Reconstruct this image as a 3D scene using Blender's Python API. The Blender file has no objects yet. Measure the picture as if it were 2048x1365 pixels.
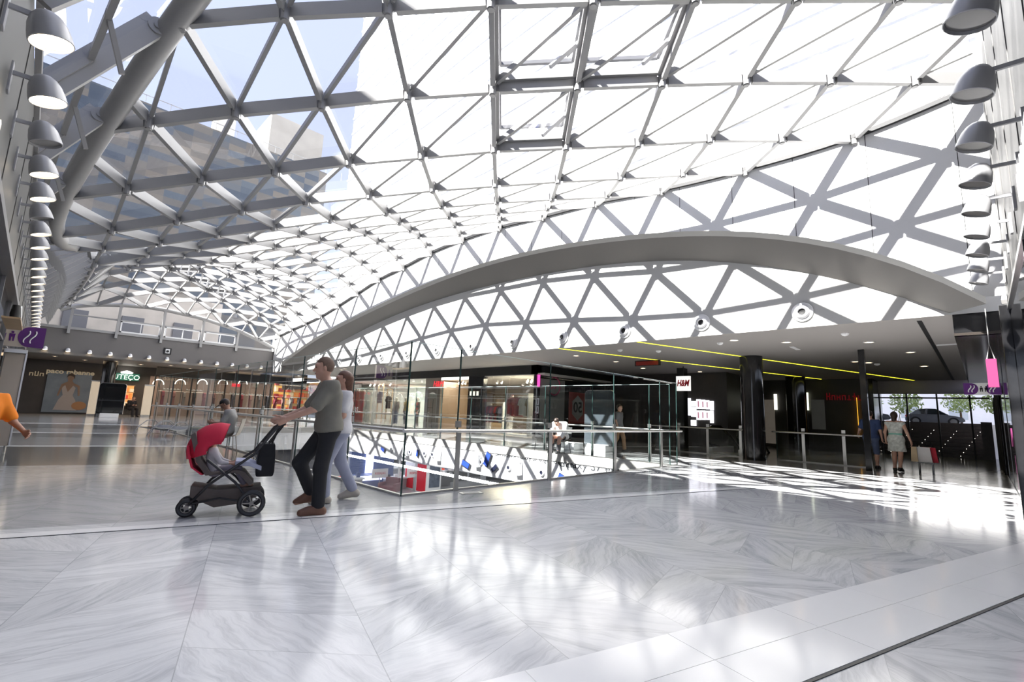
import bpy, bmesh, math, random
import numpy as np
from mathutils import Vector, Matrix
random.seed(7)
SC = bpy.context.scene
COL = SC.collection
V = Vector
R = math.radians
# ------------------------------------------------------------------ camera
FPX, YAW, PITCH, ROLL, EYE = 940.78, 0.78387, 0.15077, 0.040123, 1.22
def cam_axes():
    cy, sy, cp, sp = math.cos(YAW), math.sin(YAW), math.cos(PITCH), math.sin(PITCH)
    f = V((cy*cp, sy*cp, sp)); r = V((sy, -cy, 0)); u = r.cross(f)
    c, s = math.cos(ROLL), math.sin(ROLL)
    return c*r + s*u, -s*r + c*u, f
CR, CU, CF = cam_axes()
cd = bpy.data.cameras.new('camera'); cam = bpy.data.objects.new('camera', cd); COL.objects.link(cam)
cd.sensor_width = 36; cd.lens = 36*FPX/2048; cd.clip_start = .05; cd.clip_end = 800
cam.matrix_world = Matrix(((CR.x, CU.x, -CF.x, 0), (CR.y, CU.y, -CF.y, 0), (CR.z, CU.z, -CF.z, EYE), (0, 0, 0, 1)))
SC.camera = cam
def at(x, y, X=None, Y=None, Z=None):
    """world point where the sight line through a photograph pixel meets a plane of the place"""
    d = CF + CR*((x-1024)/FPX) - CU*((y-682.5)/FPX); o = V((0, 0, EYE))
    for i, v in enumerate((X, Y, Z)):
        if v is not None: return o + d*((v-o[i])/d[i])
# ------------------------------------------------------------------ sky, sun, exposure
SC.view_settings.view_transform = 'Standard'; SC.view_settings.look = 'None'
SC.view_settings.gamma = 1; SC.view_settings.use_curve_mapping = False
SC.view_settings.exposure = 1.5
SUN = V((1, -.285, -1.10)).normalized()
W = bpy.data.worlds.new('sky'); SC.world = W; W.use_nodes = True
nt = W.node_tree; bg = nt.nodes['Background']
sk = nt.nodes.new('ShaderNodeTexSky'); sk.sky_type = 'NISHITA'; sk.sun_disc = False
sk.sun_elevation = math.asin(-SUN.z); sk.sun_rotation = math.atan2(-SUN.x, -SUN.y); sk.dust_density = .6
mx = nt.nodes.new('ShaderNodeMixRGB'); mx.inputs[0].default_value = .82; mx.inputs[2].default_value = (1.06, 1.12, 1.50, 1)   # hazy bright summer sky
sc_ = nt.nodes.new('ShaderNodeMixRGB'); sc_.blend_type = 'MULTIPLY'; sc_.inputs[0].default_value = 1; sc_.inputs[2].default_value = (.42, .42, .42, 1)
nt.links.new(sk.outputs[0], sc_.inputs[1]); nt.links.new(sc_.outputs[0], mx.inputs[1])
nt.links.new(mx.outputs[0], bg.inputs[0]); bg.inputs[1].default_value = .30
sd = bpy.data.lights.new('sun', 'SUN'); sd.energy = 11.0; sd.angle = R(.53); sd.color = (1, .965, .91)
so = bpy.data.objects.new('sun', sd); COL.objects.link(so); so.rotation_euler = SUN.to_track_quat('-Z', 'Y').to_euler(); so.location = (-20, 6, 30)
def area(name, loc, size, power, col=(1, .93, .82), sy=None, d=(0, 0, -1)):
    l = bpy.data.lights.new(name, 'AREA'); l.energy = power; l.size = size; l.color = col
    if sy: l.shape = 'RECTANGLE'; l.size_y = sy
    o = bpy.data.objects.new(name, l); COL.objects.link(o); o.location = loc
    o.rotation_euler = V(d).to_track_quat('-Z', 'Y').to_euler(); return o
cy = SC.cycles
cy.max_bounces = 8; cy.diffuse_bounces = 4; cy.glossy_bounces = 4; cy.transmission_bounces = 4; cy.transparent_max_bounces = 28
cy.sample_clamp_indirect = 8; cy.caustics_reflective = False; cy.caustics_refractive = False; cy.use_denoising = True
# ------------------------------------------------------------------ materials
class NG:
    def __init__(s, m): s.t = m.node_tree; s.n = s.t.nodes
    def new(s, typ, **kw):
        x = s.n.new('ShaderNode'+typ)
        for k, v in kw.items(): setattr(x, k, v)
        return x
    def put(s, sock, v):
        if isinstance(v, (int, float)): sock.default_value = v
        elif isinstance(v, tuple): sock.default_value = v if len(v) == len(sock.default_value) else (*v, 1)
        else: s.t.links.new(v, sock)
    def m(s, op, a, b=0.0, c=0.0):
        x = s.new('Math', operation=op)
        for i, v in enumerate((a, b, c)): s.put(x.inputs[i], v)
        return x.outputs[0]
    def mix(s, f, a, b, typ='MIX'):
        x = s.new('MixRGB', blend_type=typ)
        for i, v in enumerate((f, a, b)): s.put(x.inputs[i], v)
        return x.outputs[0]
    def noise(s, vec, scale, det=2.0, rough=.5, dist=0.0):
        x = s.new('TexNoise'); s.put(x.inputs['Scale'], scale); s.put(x.inputs['Detail'], det)
        s.put(x.inputs['Roughness'], rough); s.put(x.inputs['Distortion'], dist)
        if vec is not None: s.t.links.new(vec, x.inputs['Vector'])
        return x.outputs[0]
    def vec(s, x, y, z=0.0):
        c = s.new('CombineXYZ')
        for i, v in enumerate((x, y, z)): s.put(c.inputs[i], v)
        return c.outputs[0]
    def ramp(s, f, stops, interp='LINEAR'):
        x = s.new('ValToRGB'); cr = x.color_ramp; cr.interpolation = interp
        q = [(p, (*c, 1) if isinstance(c, tuple) else (c, c, c, 1)) for p, c in stops]
        cr.elements.remove(cr.elements[1]); cr.elements[0].position = q[0][0]; cr.elements[0].color = q[0][1]
        for p, c in q[1:]: cr.elements.new(p).color = c
        s.t.links.new(f, x.inputs[0]); return x.outputs[0]
MATS = {}
def mat(name, col=(.8, .8, .8), rough=.5, metal=0.0, var=.04, scale=8.0, emit=None, es=1.0, coat=0.0, alpha=None, spec=.5):
    if name in MATS: return MATS[name]
    m = bpy.data.materials.new(name); m.use_nodes = True; g = NG(m); b = g.n['Principled BSDF']
    if isinstance(col, (int, float)): col = (col, col, col)
    tc = g.new('TexCoord').outputs['Object']
    n = g.noise(tc, scale, 3)
    c = g.mix(n, tuple(max(0, v*(1-var)) for v in col), tuple(min(1, v*(1+var)) for v in col))
    g.t.links.new(c, b.inputs['Base Color'])
    b.inputs['Roughness'].default_value = rough; b.inputs['Metallic'].default_value = metal
    b.inputs['Specular IOR Level'].default_value = spec
    if coat: b.inputs['Coat Weight'].default_value = coat
    if emit: b.inputs['Emission Color'].default_value = (*emit, 1); b.inputs['Emission Strength'].default_value = es
    MATS[name] = m; return m
def glass(name, tint=(.93, .96, .95), refl=1.0, ior=1.5, base=0.0):
    m = bpy.data.materials.new(name); m.use_nodes = True; g = NG(m); out = g.n['Material Output']; g.n.remove(g.n['Principled BSDF'])
    tr = g.new('BsdfTransparent'); gl = g.new('BsdfGlossy'); gl.inputs['Roughness'].default_value = 0.0
    n = g.noise(g.new('TexCoord').outputs['Object'], .7, 2)
    g.t.links.new(g.mix(n, tuple(v*.985 for v in tint), tint), tr.inputs[0]); gl.inputs[0].default_value = (1, 1, 1, 1)
    f = g.new('Fresnel'); f.inputs[0].default_value = ior
    mx = g.new('MixShader'); g.t.links.new(g.m('ADD', g.m('MULTIPLY', f.outputs[0], refl), base), mx.inputs[0])
    g.t.links.new(tr.outputs[0], mx.inputs[1]); g.t.links.new(gl.outputs[0], mx.inputs[2]); g.t.links.new(mx.outputs[0], out.inputs[0])
    MATS[name] = m; return m
SD = V((.958, -.287, 0)); SN = V((.287, .958, 0))          # the inlaid strips run along SD
def marble(name, light, dark, bands=True):
    m = bpy.data.materials.new(name); m.use_nodes = True; g = NG(m); b = g.n['Principled BSDF']
    sep = g.new('SeparateXYZ'); g.t.links.new(g.new('NewGeometry').outputs['Position'], sep.inputs[0])
    x, y = sep.outputs[0], sep.outputs[1]
    u = g.m('ADD', g.m('MULTIPLY', x, SD.x), g.m('MULTIPLY', y, SD.y)); v = g.m('ADD', g.m('MULTIPLY', x, SN.x), g.m('MULTIPLY', y, SN.y))
    w = .86; us = g.m('DIVIDE', g.m('ADD', u, .18), w); c = g.m('FLOOR', us); fu = g.m('SUBTRACT', us, c)
    par = g.m('MODULO', g.m('ABSOLUTE', c), 2.0)
    tri = g.m('ADD', g.m('MULTIPLY', par, g.m('SUBTRACT', 1.0, g.m('MULTIPLY', fu, 2.0))), fu)
    v2 = g.m('DIVIDE', g.m('ADD', v, g.m('MULTIPLY', tri, w*.55)), .50); r = g.m('FLOOR', v2); fr = g.m('SUBTRACT', v2, r)
    wn = g.new('TexWhiteNoise', noise_dimensions='2D'); g.t.links.new(g.vec(c, r), wn.inputs['Vector']); rnd = wn.outputs[0]
    sg = g.m('SUBTRACT', g.m('MULTIPLY', par, 2.0), 1.0)
    turn = g.m('MULTIPLY', g.m('SUBTRACT', rnd, .5), 1.1)
    ang = g.m('ADD', g.m('MULTIPLY', sg, .62), turn)
    ca, sa = g.m('COSINE', ang), g.m('SINE', ang)
    al = g.m('ADD', g.m('MULTIPLY', u, ca), g.m('MULTIPLY', v, sa)); ac = g.m('SUBTRACT', g.m('MULTIPLY', v, ca), g.m('MULTIPLY', u, sa))
    off = g.m('MULTIPLY', rnd, 37.0)
    warp = g.noise(g.vec(g.m('ADD', al, off), ac, off), 1.6, 4, .6)
    ac2 = g.m('ADD', ac, g.m('MULTIPLY', warp, .22))
    n1 = g.noise(g.vec(g.m('ADD', g.m('MULTIPLY', al, 1.1), off), g.m('MULTIPLY', ac2, 9.0), off), 1.0, 7, .66, .5)
    n2 = g.noise(g.vec(g.m('ADD', g.m('MULTIPLY', al, 2.0), off), g.m('MULTIPLY', ac2, 30.0), off), 1.0, 6, .7, 1.2)
    n3 = g.noise(g.vec(x, y), .45, 4, .6)
    vein = g.ramp(g.m('ADD', g.m('MULTIPLY', n1, .62), g.m('MULTIPLY', n2, .38)), [(.30, 1.0), (.44, .50), (.52, .22), (.68, 0.0)])
    tone = g.m('ADD', g.m('MULTIPLY', g.m('SUBTRACT', rnd, .5), .22), g.m('MULTIPLY', g.m('SUBTRACT', n3, .5), .5))
    f = g.m('ADD', vein, tone); x_ = g.new('Clamp'); g.t.links.new(f, x_.inputs[0])
    col = g.mix(x_.outputs[0], light, dark)
    if bands:
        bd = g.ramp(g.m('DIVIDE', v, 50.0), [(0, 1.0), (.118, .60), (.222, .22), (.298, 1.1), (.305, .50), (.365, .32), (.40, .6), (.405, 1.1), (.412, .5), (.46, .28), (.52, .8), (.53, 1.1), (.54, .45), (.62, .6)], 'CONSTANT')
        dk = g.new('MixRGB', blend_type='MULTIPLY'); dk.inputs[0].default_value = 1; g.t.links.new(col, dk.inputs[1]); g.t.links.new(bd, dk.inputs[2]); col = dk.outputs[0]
    jn = g.m('ADD', g.m('LESS_THAN', fr, .008), g.m('LESS_THAN', fu, .006))
    cl = g.new('Clamp'); g.t.links.new(jn, cl.inputs[0])
    col = g.mix(g.m('MULTIPLY', cl.outputs[0], .45), col, (.2, .2, .21))
    g.t.links.new(col, b.inputs['Base Color'])
    g.t.links.new(g.m('ADD', .07, g.m('MULTIPLY', n3, .10)), b.inputs['Roughness']); b.inputs['Specular IOR Level'].default_value = .5
    MATS[name] = m; return m
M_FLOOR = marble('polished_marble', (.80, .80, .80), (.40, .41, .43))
M_STRIP = mat('white_marble_inlay', (.92, .915, .905), .12, var=.02, scale=2)
M_SLAB = mat('grey_stone_edge', (.42, .41, .39), .35, var=.12, scale=3)
M_WHITE = mat('white_paint', (.86, .86, .86), .55, var=.01)
M_LUN = mat('off_white_plaster', (.60, .595, .575), .7, var=.015, scale=1.5)
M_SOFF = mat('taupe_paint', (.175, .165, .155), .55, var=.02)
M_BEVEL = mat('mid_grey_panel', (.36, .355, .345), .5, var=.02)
M_CEIL = mat('warm_grey_ceiling_paint', (.30, .28, .265), .7, var=.02)
M_BAND = mat('charcoal_grey_paint', (.165, .155, .15), .6, var=.02)
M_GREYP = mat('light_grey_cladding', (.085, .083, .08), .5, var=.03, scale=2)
M_STEEL = mat('grey_painted_steel', (.37, .366, .362), .4, .1, var=.03)
M_STEELD = mat('dark_grey_steel', (.22, .22, .23), .4, .4)
M_CHROME = mat('brushed_stainless', (.62, .61, .59), .28, .95, var=.03)
M_BLACK = mat('black_gloss', (.012, .012, .013), .09, var=.3, spec=.6)
M_BLACKM = mat('black_matt', (.010, .010, .011), .5, var=.2)
M_DKGLASS = mat('black_glass_cladding', (.010, .011, .013), .025, var=.1, spec=.9)
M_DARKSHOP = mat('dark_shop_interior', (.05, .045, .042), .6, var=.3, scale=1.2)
M_ROOFGL = glass('roof_glass', (.94, .955, .98), .14)
M_GLASS = glass("clear_glass", (.94, .965, .96), .42)
M_SHOPGL = glass('shop_glass', (.92, .95, .94), .4)
M_GLEDGE = mat('dark_green_glass_edge', (.03, .06, .055), .15)
M_GLED2 = mat('pale_green_glass_edge', (.55, .68, .66), .15)
M_LAMP = mat('grey_lamp_enamel', (.42,.42,.43), .35, .2)
M_LAMPW = mat('pale_lamp_enamel', (.74,.74,.75), .4)
# ------------------------------------------------------------------ mesh helpers
WM = {}
def fin(o, parent=None, loc=None, rot=0.0):
    if parent is not None: o.parent = parent; WM[o.name] = WM[parent.name]
    return o
def thing(name, label, cat, loc=(0, 0, 0), rotz=0.0, group=None, kind=None):
    o = bpy.data.objects.new(name, None); COL.objects.link(o); o.empty_display_size = .1
    o.location = loc; o.rotation_euler = (0, 0, rotz)
    WM[o.name] = Matrix.Translation(V(loc)) @ Matrix.Rotation(rotz, 4, 'Z')
    return tag(o, label, cat, group, kind)
def tag(o, label=None, cat=None, group=None, kind=None):
    for k, v in (('label', label), ('category', cat), ('group', group), ('kind', kind)):
        if v: o[k] = v
    return o
def basis_of(d, up=(0, 0, 1)):
    d = V(d).normalized(); up = V(up)
    if abs(d.dot(up.normalized())) > .999: up = V((1, 0, 0))
    s = d.cross(up).normalized(); return d, s, s.cross(d).normalized()
class MB:
    def __init__(s): s.v = []; s.f = []; s.mi = []; s.cur = 0
    def add(s, vs, fs):
        n = len(s.v); s.v += [V(p) for p in vs]; s.f += [[i+n for i in f] for f in fs]; s.mi += [s.cur]*len(fs); return s
    def box(s, lo, hi):
        (a, b, c), (d, e, f) = lo, hi
        return s.add([(a,b,c),(d,b,c),(d,e,c),(a,e,c),(a,b,f),(d,b,f),(d,e,f),(a,e,f)], [(3,2,1,0),(4,5,6,7),(0,1,5,4),(1,2,6,5),(2,3,7,6),(3,0,4,7)])
    def cbox(s, c, sz, rz=0.0, rx=0.0, ry=0.0):
        n = len(s.v); s.box([-q/2 for q in sz], [q/2 for q in sz])
        M = Matrix.Translation(V(c)) @ Matrix.Rotation(rz, 4, 'Z') @ Matrix.Rotation(ry, 4, 'Y') @ Matrix.Rotation(rx, 4, 'X')
        for i in range(n, len(s.v)): s.v[i] = M @ s.v[i]
        return s
    def bar(s, a, b, w, h, up=(0, 0, 1), dz=0.0):
        a, b = V(a), V(b); d, sd_, u = basis_of(b-a, up); o = u*dz
        q = [a+o+sd_*x*w/2+u*y*h/2 for x, y in ((-1,-1),(1,-1),(1,1),(-1,1))] + [b+o+sd_*x*w/2+u*y*h/2 for x, y in ((-1,-1),(1,-1),(1,1),(-1,1))]
        return s.add(q, [(0,1,2,3),(7,6,5,4),(0,4,5,1),(1,5,6,2),(2,6,7,3),(3,7,4,0)])
    def cyl(s, a, b, r, r2=None, n=12):
        a, b = V(a), V(b); d, x, y = basis_of(b-a); r2 = r if r2 is None else r2
        A = [a+(x*math.cos(t)+y*math.sin(t))*r for t in [2*math.pi*i/n for i in range(n)]]
        B = [b+(x*math.cos(t)+y*math.sin(t))*r2 for t in [2*math.pi*i/n for i in range(n)]]
        return s.add(A+B, [list(range(n))[::-1], list(range(n, 2*n))] + [(i, (i+1)%n, n+(i+1)%n, n+i) for i in range(n)])
    def tube(s, path, r, n=8, closed=False):
        P = [V(p) for p in path]; m = len(P); vs = []; fs = []; prev = None
        for i, p in enumerate(P):
            t = (P[(i+1)%m]-P[i-1]) if closed else (P[min(i+1, m-1)]-P[max(i-1, 0)])
            d, x, y = basis_of(t, prev if prev is not None else (0, 0, 1)); prev = y
            rr = r[i] if isinstance(r, (list, tuple)) else r
            vs += [p+(x*math.cos(a)+y*math.sin(a))*rr for a in [2*math.pi*k/n for k in range(n)]]
        for i in range(m if closed else m-1):
            j = (i+1) % m
            fs += [(i*n+k, i*n+(k+1)%n, j*n+(k+1)%n, j*n+k) for k in range(n)]
        if not closed: fs += [list(range(n))[::-1], list(range((m-1)*n, m*n))]
        return s.add(vs, fs)
    def lathe(s, prof, c=(0, 0, 0), axis=(0, 0, 1), n=16):
        d, x, y = basis_of(axis); c = V(c); vs = []; fs = []
        for r, h in prof: vs += [c+d*h+(x*math.cos(t)+y*math.sin(t))*r for t in [2*math.pi*i/n for i in range(n)]]
        for k in range(len(prof)-1): fs += [(k*n+i, k*n+(i+1)%n, (k+1)*n+(i+1)%n, (k+1)*n+i) for i in range(n)]
        return s.add(vs, fs)
    def ell(s, c, r, n=12, rz=0.0):
        vs = []; fs = []; m = n//2; M = Matrix.Translation(V(c)) @ Matrix.Rotation(rz, 4, 'Z')
        for i in range(m+1):
            th = math.pi*i/m
            vs += [M @ V((r[0]*math.sin(th)*math.cos(p), r[1]*math.sin(th)*math.sin(p), r[2]*math.cos(th))) for p in [2*math.pi*k/n for k in range(n)]]
        for i in range(m): fs += [(i*n+k, (i+1)*n+k, (i+1)*n+(k+1)%n, i*n+(k+1)%n) for k in range(n)]
        return s.add(vs, fs)
    def poly(s, pts): return s.add(pts, [list(range(len(pts)))])
    def prism(s, pts, ext):
        n = len(pts); e = V(ext); P = [V(p) for p in pts]
        return s.add(P+[p+e for p in P], [list(range(n))[::-1], list(range(n, 2*n))] + [(i, (i+1)%n, n+(i+1)%n, n+i) for i in range(n)])
    def loft(s, rings, cap=True, closed=True):
        n = len(rings[0]); vs = [p for r_ in rings for p in r_]; fs = []
        for k in range(len(rings)-1): fs += [(k*n+i, k*n+(i+1)%n, (k+1)*n+(i+1)%n, (k+1)*n+i) for i in range(n if closed else n-1)]
        if cap: fs += [list(range(n))[::-1], list(range((len(rings)-1)*n, len(rings)*n))]
        return s.add(vs, fs)
    def build(s, name, mats, parent=None, smooth=False, bevel=0.0, label=None, cat=None, group=None, kind=None, local=False):
        if not isinstance(mats, (list, tuple)): mats = [mats]
        me = bpy.data.meshes.new(name)
        if parent is not None: org = None; Mi = WM[parent.name].inverted() if not local else Matrix()
        else:
            P = np.array([tuple(p) for p in s.v]); org = V(((P[:,0].min()+P[:,0].max())/2, (P[:,1].min()+P[:,1].max())/2, P[:,2].min())); Mi = Matrix.Translation(-org)
        me.from_pydata([Mi @ p for p in s.v], [], s.f)
        for m in mats: me.materials.append(m)
        if len(mats) > 1: me.polygons.foreach_set('material_index', s.mi)
        bm = bmesh.new(); bm.from_mesh(me); bmesh.ops.recalc_face_normals(bm, faces=bm.faces)
        if bevel: bmesh.ops.bevel(bm, geom=[e for e in bm.edges if len(e.link_faces) == 2 and e.calc_face_angle(0) > .6], offset=bevel, segments=2, affect='EDGES', profile=.6)
        bm.to_mesh(me); bm.free()
        if smooth:
            me.polygons.foreach_set('use_smooth', [True]*len(me.polygons)); me.set_sharp_from_angle(angle=R(42))
        o = bpy.data.objects.new(name, me); COL.objects.link(o)
        if parent is not None: o.parent = parent; WM[o.name] = WM[parent.name]
        else: o.location = org; WM[o.name] = Matrix.Translation(org)
        return tag(o, label, cat, group, kind)
def text(t, size, c, right, up, m, name='lettering', parent=None, ext=.01, shear=0.0, bold=0.0, align='CENTER', sx=1.0, **kw):
    cu = bpy.data.curves.new('t', 'FONT'); cu.body = t; cu.size = size; cu.align_x = align; cu.align_y = 'CENTER'; cu.extrude = ext; cu.shear = shear; cu.offset = bold; cu.resolution_u = 4
    ob = bpy.data.objects.new('t', cu); me = ob.to_mesh()
    r, u = V(right).normalized(), V(up).normalized(); n = r.cross(u); c = V(c); b = MB()
    b.add([c+r*p.co.x*sx+u*p.co.y+n*p.co.z for p in me.vertices], [list(f.vertices) for f in me.polygons])
    ob.to_mesh_clear(); bpy.data.objects.remove(ob); bpy.data.curves.remove(cu)
    return b.build(name, m, parent, **kw)
def marks(n, hgt, wid, c, right, up, m, name, parent=None, seed=1, **kw):
    """blurred lettering too soft to read: a row of small strokes"""
    rd = random.Random(seed); r, u = V(right).normalized(), V(up).normalized(); nn = r.cross(u)*.012; c = V(c); b = MB(); w = wid/n
    for i in range(n):
        o = c+r*(-wid/2+w*(i+.5)); h = hgt*rd.choice((.7,.7,.75,1.0)); st = w*.2
        for x in (-.28, .28) if rd.random() < .7 else (0,): b.prism([o+r*(x*w+q*st/2)+u*(z*h-hgt*.35) for q, z in ((-1,0),(1,0),(1,1),(-1,1))], nn)
        z = rd.choice((0, .45, .8)); b.prism([o+r*(x*w*.36)+u*(z*h-hgt*.35+q*hgt*.16) for x, q in ((-1,0),(1,0),(1,1),(-1,1))], nn)
    return b.build(name, m, parent, **kw)
def copy_tree(o, loc=None, rotz=None, label=None, group=None, parent=None):
    c = o.copy(); COL.objects.link(c); c.parent = parent
    if loc is not None: c.location = loc
    if rotz is not None: c.rotation_euler = (0, 0, rotz)
    if label: c['label'] = label
    if group: c['group'] = group
    for ch in [x for x in o.children]: copy_tree(ch, parent=c)
    return c
# ------------------------------------------------------------------ setting: floor, void, walls, ceilings
VX0, VX1, VY0, VY1 = 3.81, 12.05, 5.87, 25.5
def S(name, mb, m, parent=None, kind='structure', **kw): return mb.build(name, m, parent, kind=kind if parent is None else None, **kw)
f = MB()
def slab(x0, y0, x1, y1):
    f.cur = 0; f.poly([(x0,y0,0),(x1,y0,0),(x1,y1,0),(x0,y1,0)])
slab(-9,-9,VX0,46); slab(VX0,-9,31,VY0); slab(VX0,VY1,31,46); slab(VX1,VY0,31,VY1)
f.cur = 1
for a, b in (((VX0,VY0),(VX1,VY0)), ((VX1,VY0),(VX1,VY1)), ((VX1,VY1),(VX0,VY1)), ((VX0,VY1),(VX0,VY0))):
    f.poly([(*a,0),(*b,0),(*b,-.27),(*a,-.27)])
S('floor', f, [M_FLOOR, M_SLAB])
def strip(p, q, wd, name, seam):
    p, q = V((*p, 0)), V((*q, 0)); d = (q-p).normalized(); n = V((-d.y, d.x, 0)); b = MB()
    L = (q-p).length; k = max(1, int(L/.93))
    for row in range(2 if seam else 1):
        w2 = wd/2 if seam else wd
        for i in range(k):
            a, c = L*i/k+.0015, L*(i+1)/k-.0015
            o = n*(row*w2+.0015); e = n*((row+1)*w2-.0015)
            b.add([p+d*a+o, p+d*c+o, p+d*c+e, p+d*a+e, p+d*a+o+V((0,0,.004)), p+d*c+o+V((0,0,.004)), p+d*c+e+V((0,0,.004)), p+d*a+e+V((0,0,.004))], [(4,5,6,7),(0,1,5,4),(1,2,6,5),(2,3,7,6),(3,0,4,7)])
    S(name, b, M_STRIP)
    b = MB(); b.bar(p+n*-.012+V((0,0,.001)), q+n*-.012+V((0,0,.001)), (.016 if seam else .008), .006); S('trim_4' if seam else 'trim_5', b, M_BLACKM)
strip((-.5, 6.09), (15.8, 1.36), .155, 'trim_1', False)
strip((-1.98, 2.135), (8.9, -1.14), .632, 'trim_2', True)
# far wall, left wall, right wall
YF = 35.07
b = MB(); b.box((-.5,YF,3.39),(11.6,YF+.35,4.78)); S('wall_far', b, M_BAND)
b = MB(); b.box((-.5,YF-.06,3.36),(11.6,YF+.1,3.50)); b.box((-.5,YF-.03,3.335),(11.6,YF+6.9,3.39)); S('trim_6', b, M_SOFF)
b = MB(); b.cur = 0
b.box((-6,2.2,3.02),(-.5,46,5.0))
for i in range(15): b.box((-.5, 2.3+i*2.2, 3.1), (-.492, 2.33+i*2.2, 4.95))
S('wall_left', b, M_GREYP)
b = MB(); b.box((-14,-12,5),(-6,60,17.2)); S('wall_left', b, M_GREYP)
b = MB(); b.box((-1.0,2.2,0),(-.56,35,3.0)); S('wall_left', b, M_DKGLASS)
b = MB(); b.box((-.62,2.2,2.97),(-.44,35,3.06)); b.box((-.62,2.2,0),(-.52,35,.1)); b.box((-.62,2.2,2.2),(-.53,35,2.24))
for i in range(11): b.box((-.62,4.6+i*2.9,0),(-.52,4.66+i*2.9,3.0))
S('trim_7', b, M_STEELD)
b = MB()
b.box((1.2,-.9,3.05),(11.6,-.47,8.4))
for i in range(7): b.box((1.9+i*1.5,-.475,3.2),(1.93+i*1.5,-.462,8.3))
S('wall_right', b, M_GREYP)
b = MB(); b.box((1.2,-.8,0),(9.6,-.41,3.0)); b.box((10.0,-.8,0),(29.5,-.40,3.0)); S('wall_right', b, M_DKGLASS)
b = MB(); b.box((1.2,-.8,2.98),(11.6,-.385,3.04)); S('trim_8', b, M_CHROME)
b = MB()
for x in (4.0,6.2,12.6,15.2,17.8,20.4,23,25.6): b.box((x,-.43,.02),(x+.025,-.392,3.0))
b.box((10.0,-.43,0),(29.5,-.388,.05)); S('trim_9', b, M_BLACK)
b = MB(); b.box((9.70,-.6,0),(9.98,-.30,3.05)); S('pillar', b, M_BLACK, bevel=.01, label='black square portal post standing against the right glass shopfront')
b = MB(); b.box((12.2,-.8,3.0),(29.5,.25,3.05)); S('ceiling', b, mat('bronze_gloss_ceiling', (.05,.042,.036), .12, .3, spec=.8))
# arched end wall: white face, dark soffit, lit lunette behind
XW, XL = 11.5, 12.2
fr = [(1972,600),(1933,567),(1855,540),(1748,509),(1593,477),(1466,462),(1369,459),(1350,460),(1179,485),(1050,506),(889,549),(760,614),(731,620),(656,661),(587.5,706),(558,729)]
FA = [at(x, y, X=XW) for x, y in fr]; FA = sorted([(p.y, p.z) for p in FA])
bk = [(1898,628),(1782,586),(1701,568),(1614,549),(1501,529.6),(1405,522),(1350,522),(1288,525),(1160,538),(1034,559),(937,583),(857,607),(760,644),(683,684),(648,703),(594,742)]
BA = sorted([(p.y, p.z) for p in [at(x, y, X=XL) for x, y in bk]])
def smooth_curve(pts, n):
    P = np.array(pts); c = np.polynomial.polynomial.Polynomial.fit(P[:,0], P[:,1], 7)
    ys = np.linspace(P[0,0], P[-1,0], n); return [(y, float(c(y))) for y in ys]
NA = 64
FC, BC = smooth_curve(FA, NA), smooth_curve(BA, NA)
ZT = ROOF_Z if 'ROOF_Z' in globals() else None
# ------------------------------------------------------------------ glass roof: heights (cm) of the lattice joints, row by row
LH, LS, LY = 1.0685, 2.1684, 1.4778
ZTAB = {
  0: [947, 922, 897, 872, 846, 820, 793, 765, 737, 740, 757, 784, 799, 816, 819, 811, 786, 765, 726, 687, 652, 630, 612, 589, 558, 525, 490],
  1: [934, 909, 885, 860, 835, 810, 784, 758, 734, 731, 742, 768, 787, 791, 795, 785, 764, 738, 707, 676, 665, 660, 634, 601, 559, 520, 481],
  2: [921, 898, 874, 850, 826, 802, 779, 754, 728, 716, 728, 748, 763, 776, 774, 758, 736, 718, 701, 690, 696, 679, 652, 601, 554, 510, 468],
  3: [910, 887, 864, 842, 819, 797, 775, 748, 712, 702, 713, 730, 741, 749, 746, 727, 713, 716, 713, 717, 720, 693, 646, 591, 541, 495, 451],
  4: [899, 878, 856, 835, 813, 791, 768, 737, 699, 685, 694, 705, 721, 723, 712, 696, 715, 733, 737, 741, 729, 690, 630, 575, 524, 475, 430],
  5: [890, 869, 849, 829, 808, 785, 761, 724, 686, 667, 668, 681, 691, 693, 682, 699, 739, 760, 759, 753, 724, 670, 609, 553, 501, 452, 405],
  6: [881, 862, 843, 824, 803, 781, 751, 710, 665, 644, 642, 653, 661, 659, 676, 722, 774, 780, 770, 748, 712, 643, 582, 526, 473, 424, 377],
  7: [874, 856, 838, 819, 800, 775, 739, 693, 644, 622, 614, 624, 631, 648, 683, 754, 805, 778, 761, 730, 674, 608, 549, 494, 442, 393, 347],
  8: [866, 849, 833, 816, 796, 767, 722, 669, 617, 593, 586, 595, 618, 633, 692, 784, 807, 776, 746, 700, 630, 569, 512, 459, 408, 361, 315],
  9: [859, 843, 828, 811, 789, 756, 708, 647, 592, 561, 556, 570, 585, 610, 695, 771, 764, 745, 708, 642, 583, 526, 472, 420, 372, 326, 282],
  10: [851, 836, 821, 803, 778, 741, 687, 620, 565, 531, 533, 533, 540, 585, 652, 617, 647, 620, 627, 586, 532, 479, 429, 381, 334, 290, 248],
  11: [843, 828, 811, 790, 759, 714, 651, 590, 531, 517, 484, 489, 500, 540, 538, 511, 539, 547, 560, 525, 479, 431, 385, 340, 296, 254, 213],
  12: [832, 815, 796, 769, 731, 677, 613, 551, 512, 469, 448, 444, 456, 463, 435, 444, 465, 494, 495, 466, 426, 384, 341, 299, 258, 217, 178],
}
XWALL = 11.5
def zt(k, j):
    j = max(-8, min(18, j)); return ZTAB[max(0, min(12, k))][j+8]/100
def nodep(k, j): return V((XWALL-k*LH, LY+LS*(j+k/2), zt(k, j)))
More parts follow.
